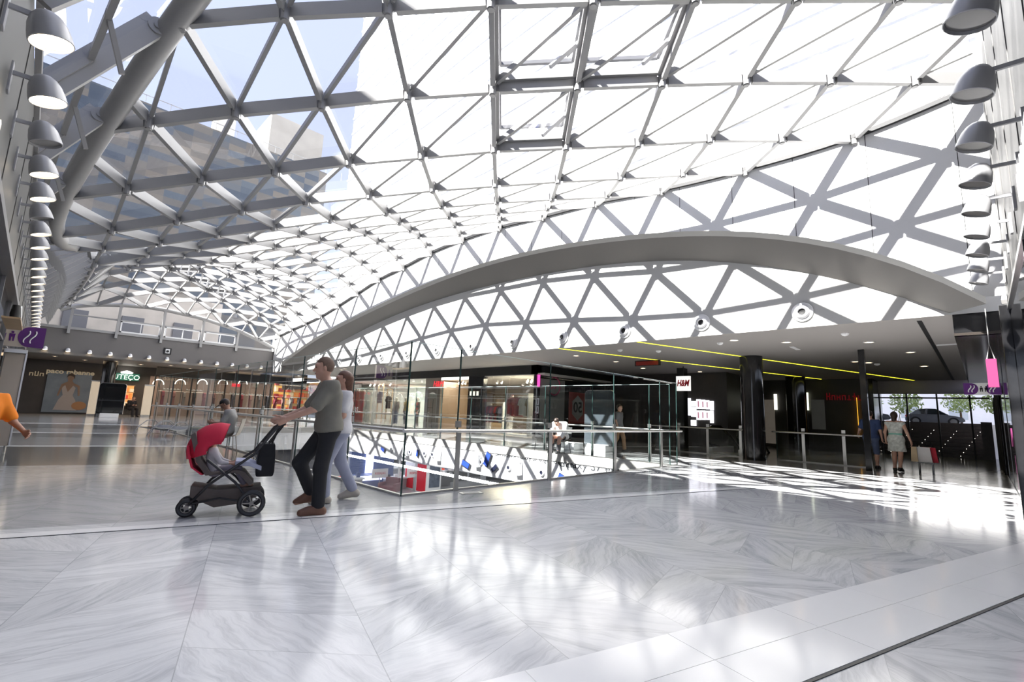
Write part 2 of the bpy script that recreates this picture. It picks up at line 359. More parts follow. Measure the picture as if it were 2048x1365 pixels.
def wall_top(y):
    t = (y-LY)/LS; i = math.floor(t); f_ = t-i
    p = [zt(0, i+q) for q in (-1, 0, 1, 2)]
    return p[1]+.5*f_*(p[2]-p[0]+f_*(2*p[0]-5*p[1]+4*p[2]-p[3]+f_*(3*(p[1]-p[2])+p[3]-p[0])))
TUBE = [(-1,3.2,8.2),(2,2.3,7.95),(4,1.75,7.7),(6,1.24,7.33),(8,.81,6.86),(10,.43,6.25),(12,.12,5.71),(13.6,-.06,5.36),(15,-.10,5.18),(16.2,.08,5.12),(18,.55,5.50),(20,.90,6.10),(22,1.08,6.50),(25.5,1.05,6.30),(28,1.0,6.30),(30,.94,6.28),(32.5,.75,6.12),(35.07,.49,5.96)]
def tube_at(y):
    T = TUBE; y = max(T[0][0], min(T[-1][0], y))
    i = max(k for k in range(len(T)-1) if T[k][0] <= y)
    a, b_ = T[i], T[i+1]; m0 = T[max(i-1,0)]; m1 = T[min(i+2,len(T)-1)]; h_ = b_[0]-a[0]; f_ = (y-a[0])/h_; out = []
    for q in (1, 2):
        s0 = (b_[q]-m0[q])/(b_[0]-m0[0])*h_; s1 = (m1[q]-a[q])/(m1[0]-a[0])*h_
        out.append((2*f_**3-3*f_**2+1)*a[q]+(f_**3-2*f_**2+f_)*s0+(-2*f_**3+3*f_**2)*b_[q]+(f_**3-f_**2)*s1)
    return out
w = MB()
ys = sorted(set([FC[0][0]-.25, -.42] + [p[0] for p in FC] + [34.4, 35.0, 35.5]))
def arch_z(y): 
    if y <= FC[0][0]: return FC[0][1]
    if y >= FC[-1][0]: return 3.30
    return float(np.interp(y, [p[0] for p in FC], [p[1] for p in FC]))
w.cur = 0
for a, c in zip(ys[:-1], ys[1:]):
    w.poly([(XW,a,arch_z(a)),(XW,c,arch_z(c)),(XW,c,wall_top(c)),(XW,a,wall_top(a))])
    w.poly([(XL+.12,a,wall_top(a)),(XL+.12,c,wall_top(c)),(XW,c,wall_top(c)),(XW,a,wall_top(a))])
w.cur = 1
y1, y2 = at(1593,477,X=XW).y, at(1748,509,X=XW).y; st = y1-y2
for i in range(-2, 26):
    y = y1+i*st
    if -.3 < y < 34.5: w.box((XW-.003,y-.006,arch_z(y)),(XW+.002,y+.006,wall_top(y)-.03))
w.box((11.50,35.0,3.3),(11.6,35.42,4.8))
S('wall_arch', w, [M_WHITE, M_BLACKM])
# soffit of the arch: bevelled grey edge, then dark lining back to the lunette
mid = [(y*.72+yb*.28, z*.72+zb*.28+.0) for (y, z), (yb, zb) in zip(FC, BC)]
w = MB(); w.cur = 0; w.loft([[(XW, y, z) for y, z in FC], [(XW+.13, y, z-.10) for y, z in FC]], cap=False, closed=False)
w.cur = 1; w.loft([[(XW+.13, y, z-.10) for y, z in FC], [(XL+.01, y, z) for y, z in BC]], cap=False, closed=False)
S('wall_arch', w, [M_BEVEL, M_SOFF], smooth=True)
w = MB(); w.box((XL,-.42,3.415),(XL+.004,35.4,8.2)); w.box((XL+.004,-.42,3.48),(XL+.12,35.4,8.2)); S('wall_lunette', w, M_LUN)
w = MB(); w.box((XW,33.7,3.28),(XL,35.07,3.34)); S('trim_10', w, M_SOFF)
w = MB(); w.box((XL+.06,-.42,3.0),(XL+.14,.25,3.6)); S('trim_14', w, M_BLACK)
# gallery ceiling with slots
w = MB(); w.box((XL+.005,.25,3.42),(29.5,36,3.47)); S('ceiling', w, M_CEIL)
w = MB(); w.box((12.6,.72,3.412),(28.5,.80,3.425)); S('trim_11', w, M_BLACKM)
# roof slab over gallery keeps its depth dark
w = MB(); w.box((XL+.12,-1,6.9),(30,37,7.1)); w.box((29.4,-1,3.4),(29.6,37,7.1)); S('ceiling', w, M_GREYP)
# rear of the gallery: shop block, corridor walls
XS, YS = 16.0, 14.3
b = MB(); b.box((XS-.02,YS-.05,3.0),(XS+.3,34,3.42)); b.box((XS-.02,YS-.05,3.0),(23,YS+.3,3.42)); S('wall_shop', b, M_BLACKM)
b = MB(); b.box((XS+5.5,YS,0),(XS+5.7,36,3.42)); S('wall_shop', b, mat('shop_back_wall', (.24,.19,.14), .7, var=.05))
b = MB(); b.box((22,8.25,0),(22.2,YS,3.42)); b.box((22,8.1,0),(27.2,8.25,3.42)); S('wall_gallery', b, mat('charcoal_laminate', (.035,.032,.03), .35, var=.2))
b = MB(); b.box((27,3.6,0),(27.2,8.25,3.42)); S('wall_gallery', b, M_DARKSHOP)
b = MB(); b.box((27,3.45,0),(29.5,3.6,3.42)); S('wall_gallery', b, M_BLACK)
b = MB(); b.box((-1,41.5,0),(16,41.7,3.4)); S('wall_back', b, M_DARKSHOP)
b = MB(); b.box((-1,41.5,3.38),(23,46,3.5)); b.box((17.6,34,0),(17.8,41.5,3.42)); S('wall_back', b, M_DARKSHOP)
for (x, y, r) in ((16.95,5.42,.35),(25.5,6.2,.42)):
    b = MB(); b.cyl((x,y,0),(x,y,3.42),r,n=32); S('column', b, M_BLACK, smooth=True, label='round black polished column under the gallery ceiling')
b = MB(); qc = at(216,760,Y=37.2); b.cyl((qc.x,37.2,0),(qc.x,37.2,3.38),.34,n=32); S('column', b, M_BLACK, smooth=True, label='round black column between the far shopfronts')
b = MB(); b.box((16.6,2.26,0),(16.75,2.41,3.42)); S('pillar', b, M_BLACK, bevel=.01, label='slim black square post beside the shoppers')
# exit: header, glazing bars, lit steps, street
b = MB(); b.box((28.6,-.4,2.82),(29.0,3.6,3.42)); S('wall_exit', b, mat('exit_header', (.30,.27,.27), .5))
b = MB()
for y in (.28,1.35,2.4,3.42): b.box((28.7,y,0.0),(28.78,y+.06,2.85))
b.box((28.7,-.3,2.60),(28.78,3.6,2.66)); S('window_1', b, M_BLACKM)
b = MB(); N_ST = 10
for i in range(N_ST): b.box((29.6+i*.30,-.3,-.1),(33,6.5,.157*(i+1)))
b.box((29.45,-.3,0),(29.6,.05,1.62)); S('stairs', b, mat('brown_stone_steps', (.05,.036,.028), .4, var=.3), label='dark brown steps rising to the street exit, dotted with tiny lights')
b = MB(); b.box((32.5,-60,-.5),(190,90,1.55)); S('street', b, mat('sunlit_pavement', (.62,.60,.57), .8, var=.06))
# lower level seen through the void
ZL = -4.4
b = MB(); b.poly([(-4,2,ZL),(36,2,ZL),(36,46,ZL),(-4,46,ZL)]); S('floor', b, mat('lower_floor_tiles', (.34,.34,.35), .3, var=.1, scale=1.5))
b = MB()
b.box((36,2,ZL),(36.2,46,-.3)); b.box((-4,46,ZL),(36,46.2,-.3)); b.box((-4,2,ZL),(-3.8,46,-.3)); b.box((-4,2,ZL),(36,2.2,-.3)); S('wall_lower', b, mat('lower_shop_wall', (.22,.22,.23), .6, var=.25, scale=.8))
b = MB()
b.box((VX1+.35,2,-1.14),(36,46,-1.06)); b.box((-4,2,-.42),(VX0-.1,46,-.36)); b.box((VX0-.1,2,-.42),(VX1+.3,VY0-.1,-.36)); b.box((VX0-.1,VY1+.3,-1.14),(VX1+.35,46,-1.06)); S('ceiling', b, M_CEIL)
b = MB(); b.box((VX1+.03,VY0-.3,-1.12),(VX1+.1,VY1+.1,-.275)); b.box((VX0-.1,VY1+.03,-1.12),(VX1+.1,VY1+.1,-.275)); b.box((VX0-.1,VY0,-.5),(VX0-.03,VY1,-.275)); b.box((VX0,VY0-.1,-.5),(VX1,VY0-.03,-.275))
S('wall_void', b, mat('white_void_fascia', (.84,.84,.85), .35, var=.01), label='white printed fascia band running round the edge of the void')
for i in range(13):
    b = MB(); y = 5.4+i*1.56; b.box((VX1+.14,y,-1.42),(VX1+.26,y+1.44,-1.34))
    tag(b.build('strip_light', mat('white_light_strip', (.9,.9,.9), .4, emit=(1,.98,.94), es=9)), 'long white strip light hanging under the far edge of the void', 'light', 'strip lights under the void edge')
# outside: buildings beyond the roof glass
def facade(name, cols, sx, sz, rough=.5, mortar=.004):
    m = bpy.data.materials.new(name); m.use_nodes = True; g = NG(m); bs = g.n['Principled BSDF']
    sp = g.new('SeparateXYZ'); g.t.links.new(g.new('TexCoord').outputs['Object'], sp.inputs[0])
    xx = g.m('ADD', sp.outputs[0], sp.outputs[1])
    br = g.new('TexBrick'); br.offset = .5; g.t.links.new(g.vec(xx, sp.outputs[2]), br.inputs['Vector'])
    br.inputs['Scale'].default_value = 1; br.inputs['Brick Width'].default_value = sx; br.inputs['Row Height'].default_value = sz; br.inputs['Mortar Size'].default_value = mortar
    br.inputs['Color1'].default_value = (0,0,0,1); br.inputs['Color2'].default_value = (1,1,1,1); br.inputs['Mortar'].default_value = (.3,.3,.3,1)
    wn = g.new('TexWhiteNoise', noise_dimensions='2D'); g.t.links.new(g.vec(g.m('FLOOR', g.m('DIVIDE', xx, sx*.5)), g.m('FLOOR', g.m('DIVIDE', sp.outputs[2], sz))), wn.inputs['Vector'])
    n = g.noise(g.vec(xx, sp.outputs[2]), .05, 2)
    q = g.m('ADD', g.m('MULTIPLY', wn.outputs[0], .75), g.m('MULTIPLY', g.m('SUBTRACT', n, .5), .9))
    g.t.links.new(g.ramp(q, [(i/(len(cols)-1), c) for i, c in enumerate(cols)]), bs.inputs['Base Color']); bs.inputs['Roughness'].default_value = rough
    MATS[name] = m; return m
M_TILE = facade('banded_tile_cladding', [(.035,.05,.075),(.07,.088,.11),(.105,.098,.09),(.16,.14,.115),(.25,.22,.18)], 3.4, .75)
M_TOWER = facade('white_tower_cladding', [(.86,.86,.86),(.80,.81,.82),(.88,.88,.88)], 2.2, 3.2, .6, .03)
YB = 58
zc = at(464,270,Y=YB); zl_ = at(82,125,Y=YB); xr = at(655,340,Y=YB)
tb = thing('office_block', 'long block clad in banded blue-grey and brown panels beyond the glass roof', 'building', (5, YB, 0), 0)
b = MB(); ztop = (zc.z+zl_.z)/2; b.box((-40,YB,-1),(xr.x,YB+25,ztop)); b.build('facade', M_TILE, tb)
b = MB(); b.box((-40,YB+.5,ztop),(xr.x,YB+.62,ztop+.06)); b.box((-40,YB+.5,ztop+1.05),(xr.x,YB+.56,ztop+1.12))
for i in range(34): b.box((-40+i*2.1,YB+.5,ztop),(-39.95+i*2.1,YB+.55,ztop+1.1))
b.build('roof_railing', M_STEEL, tb)
c0 = at(545,225,Y=YB+12); c1 = at(650,250,Y=YB+12)
b = MB(); b.box((c0.x,YB+12,0),(c1.x,YB+20,c0.z)); b.build('lift_tower', mat('weathered_concrete', (.30,.285,.26), .85, var=.25, scale=.4), tb)
c0 = at(437,225,Y=YB+6); c1 = at(475,225,Y=YB+6)
b = MB(); b.box((c0.x,YB+6,0),(c1.x,YB+9,c0.z)); b.cyl((c1.x-.2,YB+7,c0.z),(c1.x-.2,YB+7,c0.z+3.2),.18); b.build('rooftop_stack', mat('cream_render', (.66,.62,.54), .85), tb)
tw = thing('tower_block', 'tall white tower facing the sun above the glass roof', 'building', (60, 20, 0), 0)
XT_ = 46; yl = at(712,200,X=XT_).y
ring = [(XT_,yl),(XT_-1.2,yl*.55),(XT_-1.5,yl*.25),(XT_,-25),(XT_+6,-25),(XT_+6,yl)]
b = MB(); b.prism([(x,y,7.0) for x, y in ring], (0,0,at(745,0,X=XT_).z+3)); b.build('facade', M_TOWER, tw)
b = MB(); b.box((XT_-.4,13,-1),(XT_+12,yl*.9,7)); b.build('podium', mat('tower_podium', (.30,.32,.34), .5, var=.3, scale=.3), tw)
b = MB()
for i in range(int((at(745,0,X=XT_).z)/4)): b.prism([(x*(1-.0)-.25,y,10+i*4.0) for x, y in ring[:4]]+[(XT_+1,-24,10+i*4.0),(XT_+1,yl,10+i*4.0)], (0,0,.35))
b.build('floor_band', mat('tower_floor_band', (.80,.81,.83), .5), tw)

for y in (-22,-12,11): b = MB(); b.cyl((XT_+4,y,1.5),(XT_+4,y,7.1),.5,n=14); b.build('piloti', M_STEELD, tw)
sb_ = thing('stone_building', 'pale stone building close behind the far clerestory window', 'building', (4, 48, 0))
b = MB(); b.box((-8,48,0),(11,52,at(300,585,Y=48).z)); b.build('facade', mat('pale_rough_stone', (.50,.46,.41), .9, var=.35, scale=.6), sb_)
for i in range(5): b = MB(); b.box((-6+i*3.4,47.9,5.5),(-4.6+i*3.4,48,7.6)); b.build('window', mat('stone_building_window', (.14,.14,.15), .3), sb_)
w = MB(); w.box((30,-20,6.9),(46,30,7.1)); S('ceiling', w, M_GREYP)  # unseen overhang added to keep the sun off the street and parked cars
fv = thing('floor_vent', 'small steel floor grille set in the marble by the balustrade corner', 'vent', at(942,987,Z=0)); q = WM[fv.name].translation
b = MB(); b.cbox(q+V((0,0,.004)), (.34,.14,.008), R(-17)); b.build('frame', M_CHROME, fv); b = MB(); b.cbox(q+V((0,0,.0085)), (.24,.08,.003), R(-17)); b.build('grille', M_STEELD, fv)
# ------------------------------------------------------------------ glass roof
FARZ = [(-.2,5.55),(.25,5.78),(.98,6.15),(2,6.44),(3,6.60),(4.25,6.70),(5.1,6.68),(6.58,6.54),(7.14,6.46),(8.9,6.10),(9.2,6.02),(10.4,5.58),(11.2,5.25),(11.6,5.15)]
YLO = -.36
def inside(p): return p.y > YLO and p.y < YF and p.x > tube_at(p.y)[0]
def edge_fix(p):
    if p.y > YF-.02: return V((p.x, YF, float(np.interp(p.x, *zip(*FARZ)))))
    if p.y > YLO+.03: return V((p.x, p.y, tube_at(p.y)[1]))
    return p
def clip(a, b):
    lo, hi = 0.0, 1.0
    for _ in range(26):
        md = (lo+hi)/2
        if inside(a.lerp(b, md)): lo = md
        else: hi = md
    return edge_fix(a.lerp(b, lo))
def seen(p):
    d = p-V((0,0,EYE)); z = d.dot(CF)
    if z < .3: return 0
    x, y = 1024+FPX*d.dot(CR)/z, 682.5-FPX*d.dot(CU)/z
    return 1/z if -60 < x < 2108 and -60 < y < 1425 else 0
roof = thing('ceiling', 'undulating glazed roof of grey steel triangles over the hall', None, (5.5, 17, 5), kind='structure')
beams, joints, panes = [], [], []
NODES = {(k, j): nodep(k, j) for k in range(0, 13) for j in range(-9, 19)}
def beam_piece(a, b, kind, ca, cb):
    m = MB(); d = (b-a); L = d.length
    if L < .25: return None
    d = d/L; w_, h_ = ((.085, .215), (.085, .19), (.062, .105))[kind]; g0 = .10 if ca else .0; g1 = .10 if cb else .0
    m.bar(a+d*g0, b-d*g1, w_, h_, dz=-h_/2)
    m.bar(a+d*g0, b-d*g1, w_*.5, .035, dz=.016)
    for c, q in ((ca, a+d*.03), (cb, b-d*.14)):
        if c: m.bar(q, q+d*.11, .022, h_*.7, dz=-h_/2)
    return m
for (k, j), a in NODES.items():
    ia = inside(a) or k == 0 and YLO < a.y < YF
    if ia: joints.append((a, k))
    for kind, (dk, dj) in enumerate(((1, 0), (1, -1), (0, 1))):
        b = NODES.get((k+dk, j+dj))
        if b is None: continue
        ib = inside(b) or (k+dk == 0 and YLO < b.y < YF)
        if not ia and not ib or (kind == 2 and k == 0): continue
        p, q = (a if ia else clip(b, a)), (b if ib else clip(a, b))
        m = beam_piece(p, q, kind, ia, ib)
        if m: beams.append(((p+q)/2, m, (p-q).length))
    for tri in (((0,0),(1,0),(1,-1)), ((0,0),(1,0),(0,1))):
        T = [NODES.get((k+x, j+y)) for x, y in tri]
        if None in T: continue
        I = [inside(t) or (k+tri[i][0] == 0 and YLO < t.y < YF) for i, t in enumerate(T)]
        if not any(I): continue
        P = []
        for i in range(3):
            u_, v_ = T[i], T[(i+1)%3]
            if I[i]: P.append(u_)
            if I[i] != I[(i+1)%3]: P.append(clip(u_, v_) if I[i] else clip(v_, u_))
        if len(P) >= 3: panes.append((sum(P, V())/len(P), P))
def spread(items, make, name, m, rest, smooth=False):
    items.sort(key=lambda it: -seen(it[0])*(it[2] if len(it) > 2 and isinstance(it[2], float) else 1))
    for it in items[:100]:
        b = MB(); make(b, it); b.build(name, m, roof, smooth)
    if items[100:]:
        b = MB()
        for it in items[100:]: make(b, it)
        tag(b.build(name, m, roof, smooth), kind='stuff')
def mk_beam(b, it): b.add(it[1].v, it[1].f)
def mk_joint(b, it):
    p = it[0]; b.cyl(p+V((0,0,-.25)), p+V((0,0,.03)), .068, n=10); b.cyl(p+V((0,0,-.268)), p+V((0,0,-.25)), .05, n=10); b.cyl(p+V((0,0,.03)), p+V((0,0,.085)), .018, n=6)
def mk_pane(b, it):
    c = it[0]; b.poly([p.lerp(c, .012)+V((0,0,.035)) for p in it[1]])
spread(beams, mk_beam, 'beam', M_STEEL, 1)
spread(joints, mk_joint, 'joint', M_STEEL, 1)
spread(panes, mk_pane, 'glass_pane', M_ROOFGL, 1)
yy = np.linspace(-1, YF, 110)
b = MB(); b.tube([(tube_at(y)[0]-.05, y, tube_at(y)[1]-.10) for y in yy], [.165 if y < 16 else .165-.085*min(1,(y-16)/2.5) for y in yy], 16); b.build('edge_tube', M_STEEL, roof, True)
b = MB(); b.tube([(x, YF, z-.10) for x, z in zip(np.linspace(.45, 11.5, 40), np.interp(np.linspace(.45, 11.5, 40), *zip(*FARZ)))], .12, 12); b.build('edge_beam', M_STEEL, roof, True)
b = MB(); yw = np.linspace(-.4, YF, 90); b.loft([[(XW+o[0], y, wall_top(y)+o[1]) for o in ((-.07,-.13),(.0,-.13),(.0,-.04),(-.07,-.04))] for y in yw]); b.build('edge_beam', M_BLACKM, roof)
b = MB(); b.loft([[(XW+o[0], y, wall_top(y)+o[1]) for o in ((-.01,.05),(.5,.05),(.5,.3),(-.01,.3))] for y in yw]); b.build('coping', M_WHITE, roof)
# opening vents with hanging chain actuators
def vent(k, j, two=False):
    c = [nodep(k, j), nodep(k-1, j), nodep(k, j-1), nodep(k+1, j-1)]; ce = sum(c, V())/4
    q = [p.lerp(ce, .09)+V((0,0,.02)) for p in c]; b = MB()
    for i in range(4): b.bar(q[i], q[(i+1)%4], .07, .12)
    v = b.build('roof_vent', M_STEEL, roof)
    q2 = [p.lerp(ce, .14)+V((0,0,.10+(.16 if i in (0, 1) else 0))) for i, p in enumerate(c)]
    b = MB()
    for i in range(4): b.bar(q2[i], q2[(i+1)%4], .06, .07)
    b.build('vent_sash', M_STEELD, v)
    for t in ((.35, .75) if two else (.42,)):
        e = c[1].lerp(c[2], t).lerp(ce, .12); b = MB()
        dn = V((-.40, .26, -.50)) if not two else V((-.05, .12, -.62))
        b.bar(e+V((0,0,.05)), e+dn, .055, .06, up=(1,0,0)); b.bar(e+V((.03,0,.06)), e+dn*.45+V((.03,0,0)), .02, .05, up=(1,0,0)); b.cbox(e, (.12,.05,.05)); b.build('actuator', M_LAMPW, v)
for a in ((6,-1),(5,-1),(5,0)): vent(*a)
for a in ((7,9),(6,10),(5,11),(8,8)): vent(*a, True)
# sloping glazing between the tube and the left wall
gl = thing('window_2', 'sloping glazed strip between the roof tube and the left wall', None, (-.5, 8, 5), kind='structure')
gy = [-.4+i*2.168 for i in range(8)]+[16.0+i*1.09 for i in range(18)]
def foot(y): return V((-.5, y, 4.97))
def lug(y): t = tube_at(y); return V((t[0]-.2, y, t[1]-.06))
for i, y in enumerate(gy):
    b = MB(); b.bar(foot(y), lug(y), .09, .32); b.cyl(lug(y)+V((.02,-.07,-.06)), lug(y)+V((.02,.07,-.06)), .125, n=18); b.cyl(lug(y)+V((.02,-.095,-.06)), lug(y)+V((.02,.095,-.06)), .055, n=12); b.bar(lug(y), V((tube_at(y)[0]-.03, y, tube_at(y)[1]-.1)), .10, .2)
    b.build('rafter', M_STEEL, gl)
for i in range(len(gy)-1):
    a, c = gy[i]+.05, gy[i+1]-.05; b = MB(); up = V((0,0,.1))
    b.poly([foot(a)+up, foot(c)+up, lug(c)+up, lug(a)+up]); b.build('glass_pane', M_ROOFGL, gl)
    b = MB(); f0, f1, l0, l1 = foot(a)+up*.6, foot(c)+up*.6, lug(a)+up*.6, lug(c)+up*.6
    n_ = 2 if i < 8 else 1
    m0, m1 = f0.lerp(l0, .42), f1.lerp(l1, .42)
    b.bar(m0, m1, .07, .13); b.bar(f0.lerp(m0, .06), f1.lerp(m1, .06), .06, .11); b.bar(f0, m0, .06, .11); b.bar(f1, m1, .06, .11)
    fr_ = b.build('vent_sash', M_STEEL, gl)
    for t in (.3, .7) if i > 6 else (.55,):
        e = m0.lerp(m1, t); b = MB(); dn = V((.22, .10, -.62)); b.bar(e, e+dn, .055, .06, up=(0,1,0)); b.bar(e+V((.02,.03,0)), e+dn*.5+V((.02,.03,0)), .02, .04, up=(0,1,0)); b.cbox(e, (.07,.16,.07)); b.build('actuator', M_STEEL, fr_)
# clerestory window at the far end
cl = thing('window_3', 'far clerestory window under the arched edge of the roof', None, (5, YF, 4.78), kind='structure')
def fz(x): return float(np.interp(x, *zip(*FARZ)))-.18
posts = [.95, 2.95, 5.05, 7.12, 9.15]
for x in posts:
    b = MB(); b.bar((x-.03, YF-.1, 4.52), (x, YF-.02, fz(x)+.05), .12, .14, up=(0,1,0)); b.cyl((x-.1,YF-.05,fz(x)),(x+.1,YF-.05,fz(x)),.06,n=10); b.build('post', M_STEEL, cl)
ex = [-.15]+posts+[11.35]
for a, c in zip(ex[:-1], ex[1:]):
    b = MB(); n = 6; xs = [a+(c-a)*i/n for i in range(n+1)]
    b.poly([(a,YF,4.8),(c,YF,4.8)]+[(x,YF,fz(x)) for x in xs[::-1]]); b.build('glass_pane', M_ROOFGL, cl)
b = MB(); b.box((-.2,YF-.05,4.76),(11.4,YF+.06,4.90)); b.build('sill', M_STEEL, cl)
for a, c in zip(posts[:-1], posts[1:]):
    b = MB(); b.box((a+.06,YF-.04,5.55),(c-.06,YF+.04,5.63)); b.build('transom', M_STEEL, cl)
    if a > 1:
        b = MB()
        b.box((a+.1,YF-.05,4.90),(c-.1,YF+.05,4.98)); b.box((a+.1,YF-.05,5.49),(c-.1,YF+.05,5.55)); b.box((a+.1,YF-.05,4.9),(a+.17,YF+.05,5.55)); b.box((c-.17,YF-.05,4.9),(c-.1,YF+.05,5.55)); b.box(((a+c)/2-.02,YF-.03,4.9),((a+c)/2+.02,YF+.03,5.55))
        b.build('vent_sash', M_WHITE, cl)
# ------------------------------------------------------------------ lamps on the walls
M_LIT = mat('warm_lit_lens', (.9,.85,.75), .4, emit=(1,.80,.55), es=3)
M_UNLIT = mat('unlit_lens', (.22,.21,.20), .15)
M_RED = mat('signal_red', (.62,.015,.03), .4); M_REDL = mat('red_lit_letters', (.7,.02,.03), .4, emit=(1,.05,.07), es=.4)
M_WHITEL = mat('white_lit_letters', (.85,.85,.85), .4, emit=(1,1,1), es=.6)
M_SIGNW = mat('white_sign_board', (.80,.80,.80), .4); M_PURPLE = mat('deep_purple_vinyl', (.10,.015,.17), .35); M_BEIGE = mat('beige_enamel', (.50,.44,.38), .4)
DOME = [(.0,.150),(.03,.148),(.06,.134),(.09,.10),(.113,.045),(.126,-.025),(.131,-.085),(.124,-.088),(.117,-.03),(.0,.10)]
def lamp(name, label, grp, loc, ang, lit, enamel, arm, sc=1.0, tilt=.28, drop=0.0):
    """lamp head at the end of an arm from a wall plate; local +x points away from the wall"""
    t = thing(name, label, 'lamp', loc, ang, grp); M = WM[t.name]; P = lambda *a: M @ V(a)
    ax = (M.to_3x3() @ V((-math.sin(tilt), 0, math.cos(tilt)))).normalized()
    b = MB(); b.lathe([(r*sc, h*sc) for r, h in DOME], P(0,0,0), ax, 20); b.build('lamp_shade', enamel, t, True)
    b = MB(); b.lathe([(0,-.066*sc),(.119*sc,-.066*sc)], P(0,0,0), ax, 20); b.build('lens', M_LIT if lit else M_UNLIT, t)
    if arm:
        b = MB(); b.bar(P(-arm,0,.07*sc+drop), P(-.02,0,.085*sc), .022*sc, .035*sc); b.build('arm', enamel, t)
        b = MB(); n0 = P(-arm,0,.02*sc); b.cbox(n0, (.03*sc,.10*sc,.27*sc), ang); b.build('wall_plate', enamel, t, bevel=.004)
    return t
la, lb = at(88,60,Z=3.85).y, at(85,387,Z=3.85).y; stp = (lb-la)/4
L0 = lamp('wall_lamp', 'grey dome lamp on the left wall, nearest and largest of its row', 'lit dome lamps along the left wall', (-.27, la, 3.85), 0, True, M_LAMP, .23)
for i in range(1, 27):
    copy_tree(L0, (-.27, la+i*stp, 3.85), label='lit grey dome lamp in the long row up the left wall' if i > 2 else ('second lit dome lamp up the left wall, above the glowing letters' if i == 1 else 'third dome lamp up the left wall beside the roof rafters'))
for q_ in [o for o in COL.objects if o.get('group') == 'lit dome lamps along the left wall'][2:6:3]:
    for ch in q_.children:
        if ch.name.startswith('lens'): ch.data = ch.data.copy(); ch.data.materials[0] = M_UNLIT
    q_['label'] = 'unlit dome lamp, third up the left wall' if q_.location.y < la+3*stp else 'unlit dome lamp, sixth up the left wall'
ra, rb = at(1962,167,Z=3.85).x, at(1945,502,Z=3.85).x; stp = (rb-ra)/5
ra -= stp
R0 = lamp('wall_lamp', 'unlit dome lamp highest on the right wall, cut by the picture top', 'unlit dome lamps along the right wall', (ra, -.16, 3.85), R(90), False, M_LAMP, .30)
for i in range(1, 9):
    copy_tree(R0, (ra+i*stp, -.16, 3.85), label=('unlit grey dome lamp in front of the upper right wall, second of its row', 'unlit dome lamp beside the outlined sign letters, third of its row')[i-1] if i < 3 else 'small unlit dome lamp in the receding row along the right wall')
F0 = None
for i in range(13):
    x = at(90,698,Y=YF).x + i*.885; nm = 'small lit spotlight in the row under the dark far wall'
    if F0 is None: F0 = lamp('spotlight', nm, 'small spotlights along the far dark wall', (x, YF-.16, 3.60), R(-90), True, M_LAMPW, .15, .8, .1)
    else: copy_tree(F0, (x, YF-.16, 3.60))
# round air nozzles on the lunette
N0 = thing('air_nozzle', 'white round air nozzle in the row low on the sunlit lunette wall', 'air vent', (XL, 2.75, 3.77), 0, 'air nozzles on the lunette wall')
b = MB(); b.lathe([(.0,-.005),(.215,-.005),(.225,-.02),(.215,-.035),(.15,-.04)], (XL,2.75,3.77), (1,0,0), 28); b.build('flange', M_WHITE, N0, True)
b = MB(); b.lathe([(.16,-.03),(.15,-.07),(.11,-.10),(.085,-.10),(.075,-.06)], (XL,2.75,3.77), (1,0,0), 28); b.build('nozzle_ring', M_LAMPW, N0, True)
b = MB(); b.lathe([(0,-.055),(.08,-.062)], (XL,2.75,3.77), (1,0,0), 20); b.build('throat', M_BLACKM, N0)
for i in range(1, 12): copy_tree(N0, (XL, 2.75+i*2.335, 3.77))
# fire bell box on the far wall
p = at(335,703,Y=YF-.02); t = thing('alarm_beacon', 'small black square alarm plate with white beacon on the far wall', 'alarm', p)
b = MB(); b.box((p.x-.19,YF-.05,p.z-.19),(p.x+.19,YF,p.z+.19)); b.build('back_plate', M_BLACKM, t)
b = MB(); b.box((p.x-.11,YF-.07,p.z-.13),(p.x+.11,YF-.05,p.z+.13)); b.build('white_face', M_WHITE, t)
b = MB(); b.cyl((p.x,YF-.07,p.z-.01),(p.x,YF-.1,p.z-.01),.07); b.build('beacon', M_BLACKM, t)
# ------------------------------------------------------------------ glass balustrades round the void
def balustrade(name, label, p0, p1, cuts, side, hgt=2.19, rail=.905, posts=True, tall=True, ends=(0, 0)):
    p0, p1, sd_ = V((*p0, 0)), V((*p1, 0)), V((*side, 0)); d = (p1-p0).normalized(); L = (p1-p0).length
    t = thing(name, label, 'railing', p0); up = V((0,0,1)); cs = [0.0]+cuts+[L]
    for a, c in zip(cs[:-1], cs[1:]):
        q, r = p0+d*(a+.006), p0+d*(c-.006); b = MB(); b.poly([q, r, r+up*hgt, q+up*hgt]); b.build('glass_panel', M_GLASS, t)
        b = MB(); b.bar(q+up*hgt, r+up*hgt, .014, .008); b.build('glass_edge', M_GLED2, t)
    for a in cs[ends[0]:len(cs)-ends[1]]:
        q = p0+d*a; b = MB(); b.bar(q+up*.0, q+up*hgt, .016, .02, up=d); b.build('glass_joint', M_GLEDGE, t)
    for a in cuts:
        q = p0+d*a+sd_*.045; b = MB(); b.bar(q, q+up*(rail-.03), .02, .085, up=d); pb = b.build('post', M_CHROME, t)
        b = MB(); b.cbox(p0+d*a+sd_*.02+up*(rail+.10), (.10 if abs(d.x)>.5 else .03, .03 if abs(d.x)>.5 else .10, .10)); b.build('glass_clamp', M_CHROME, pb)
    b = MB(); e = sd_*.085; b.tube([p0+d*-.085+e+up*rail, p1+d*.12+e+up*rail], .026, 12); b.build('handrail', M_CHROME, t, True)
    b = MB(); b.bar(p0+up*.012, p1+up*.012, .05, .03); b.build('floor_channel', M_CHROME, t)
    return t
balustrade('glass_balustrade', 'tall glass balustrade with steel handrail running right along the near edge of the void', (VX0,VY0), (12.3,VY0), [.94,3.17,5.40,7.55], (0,-1))
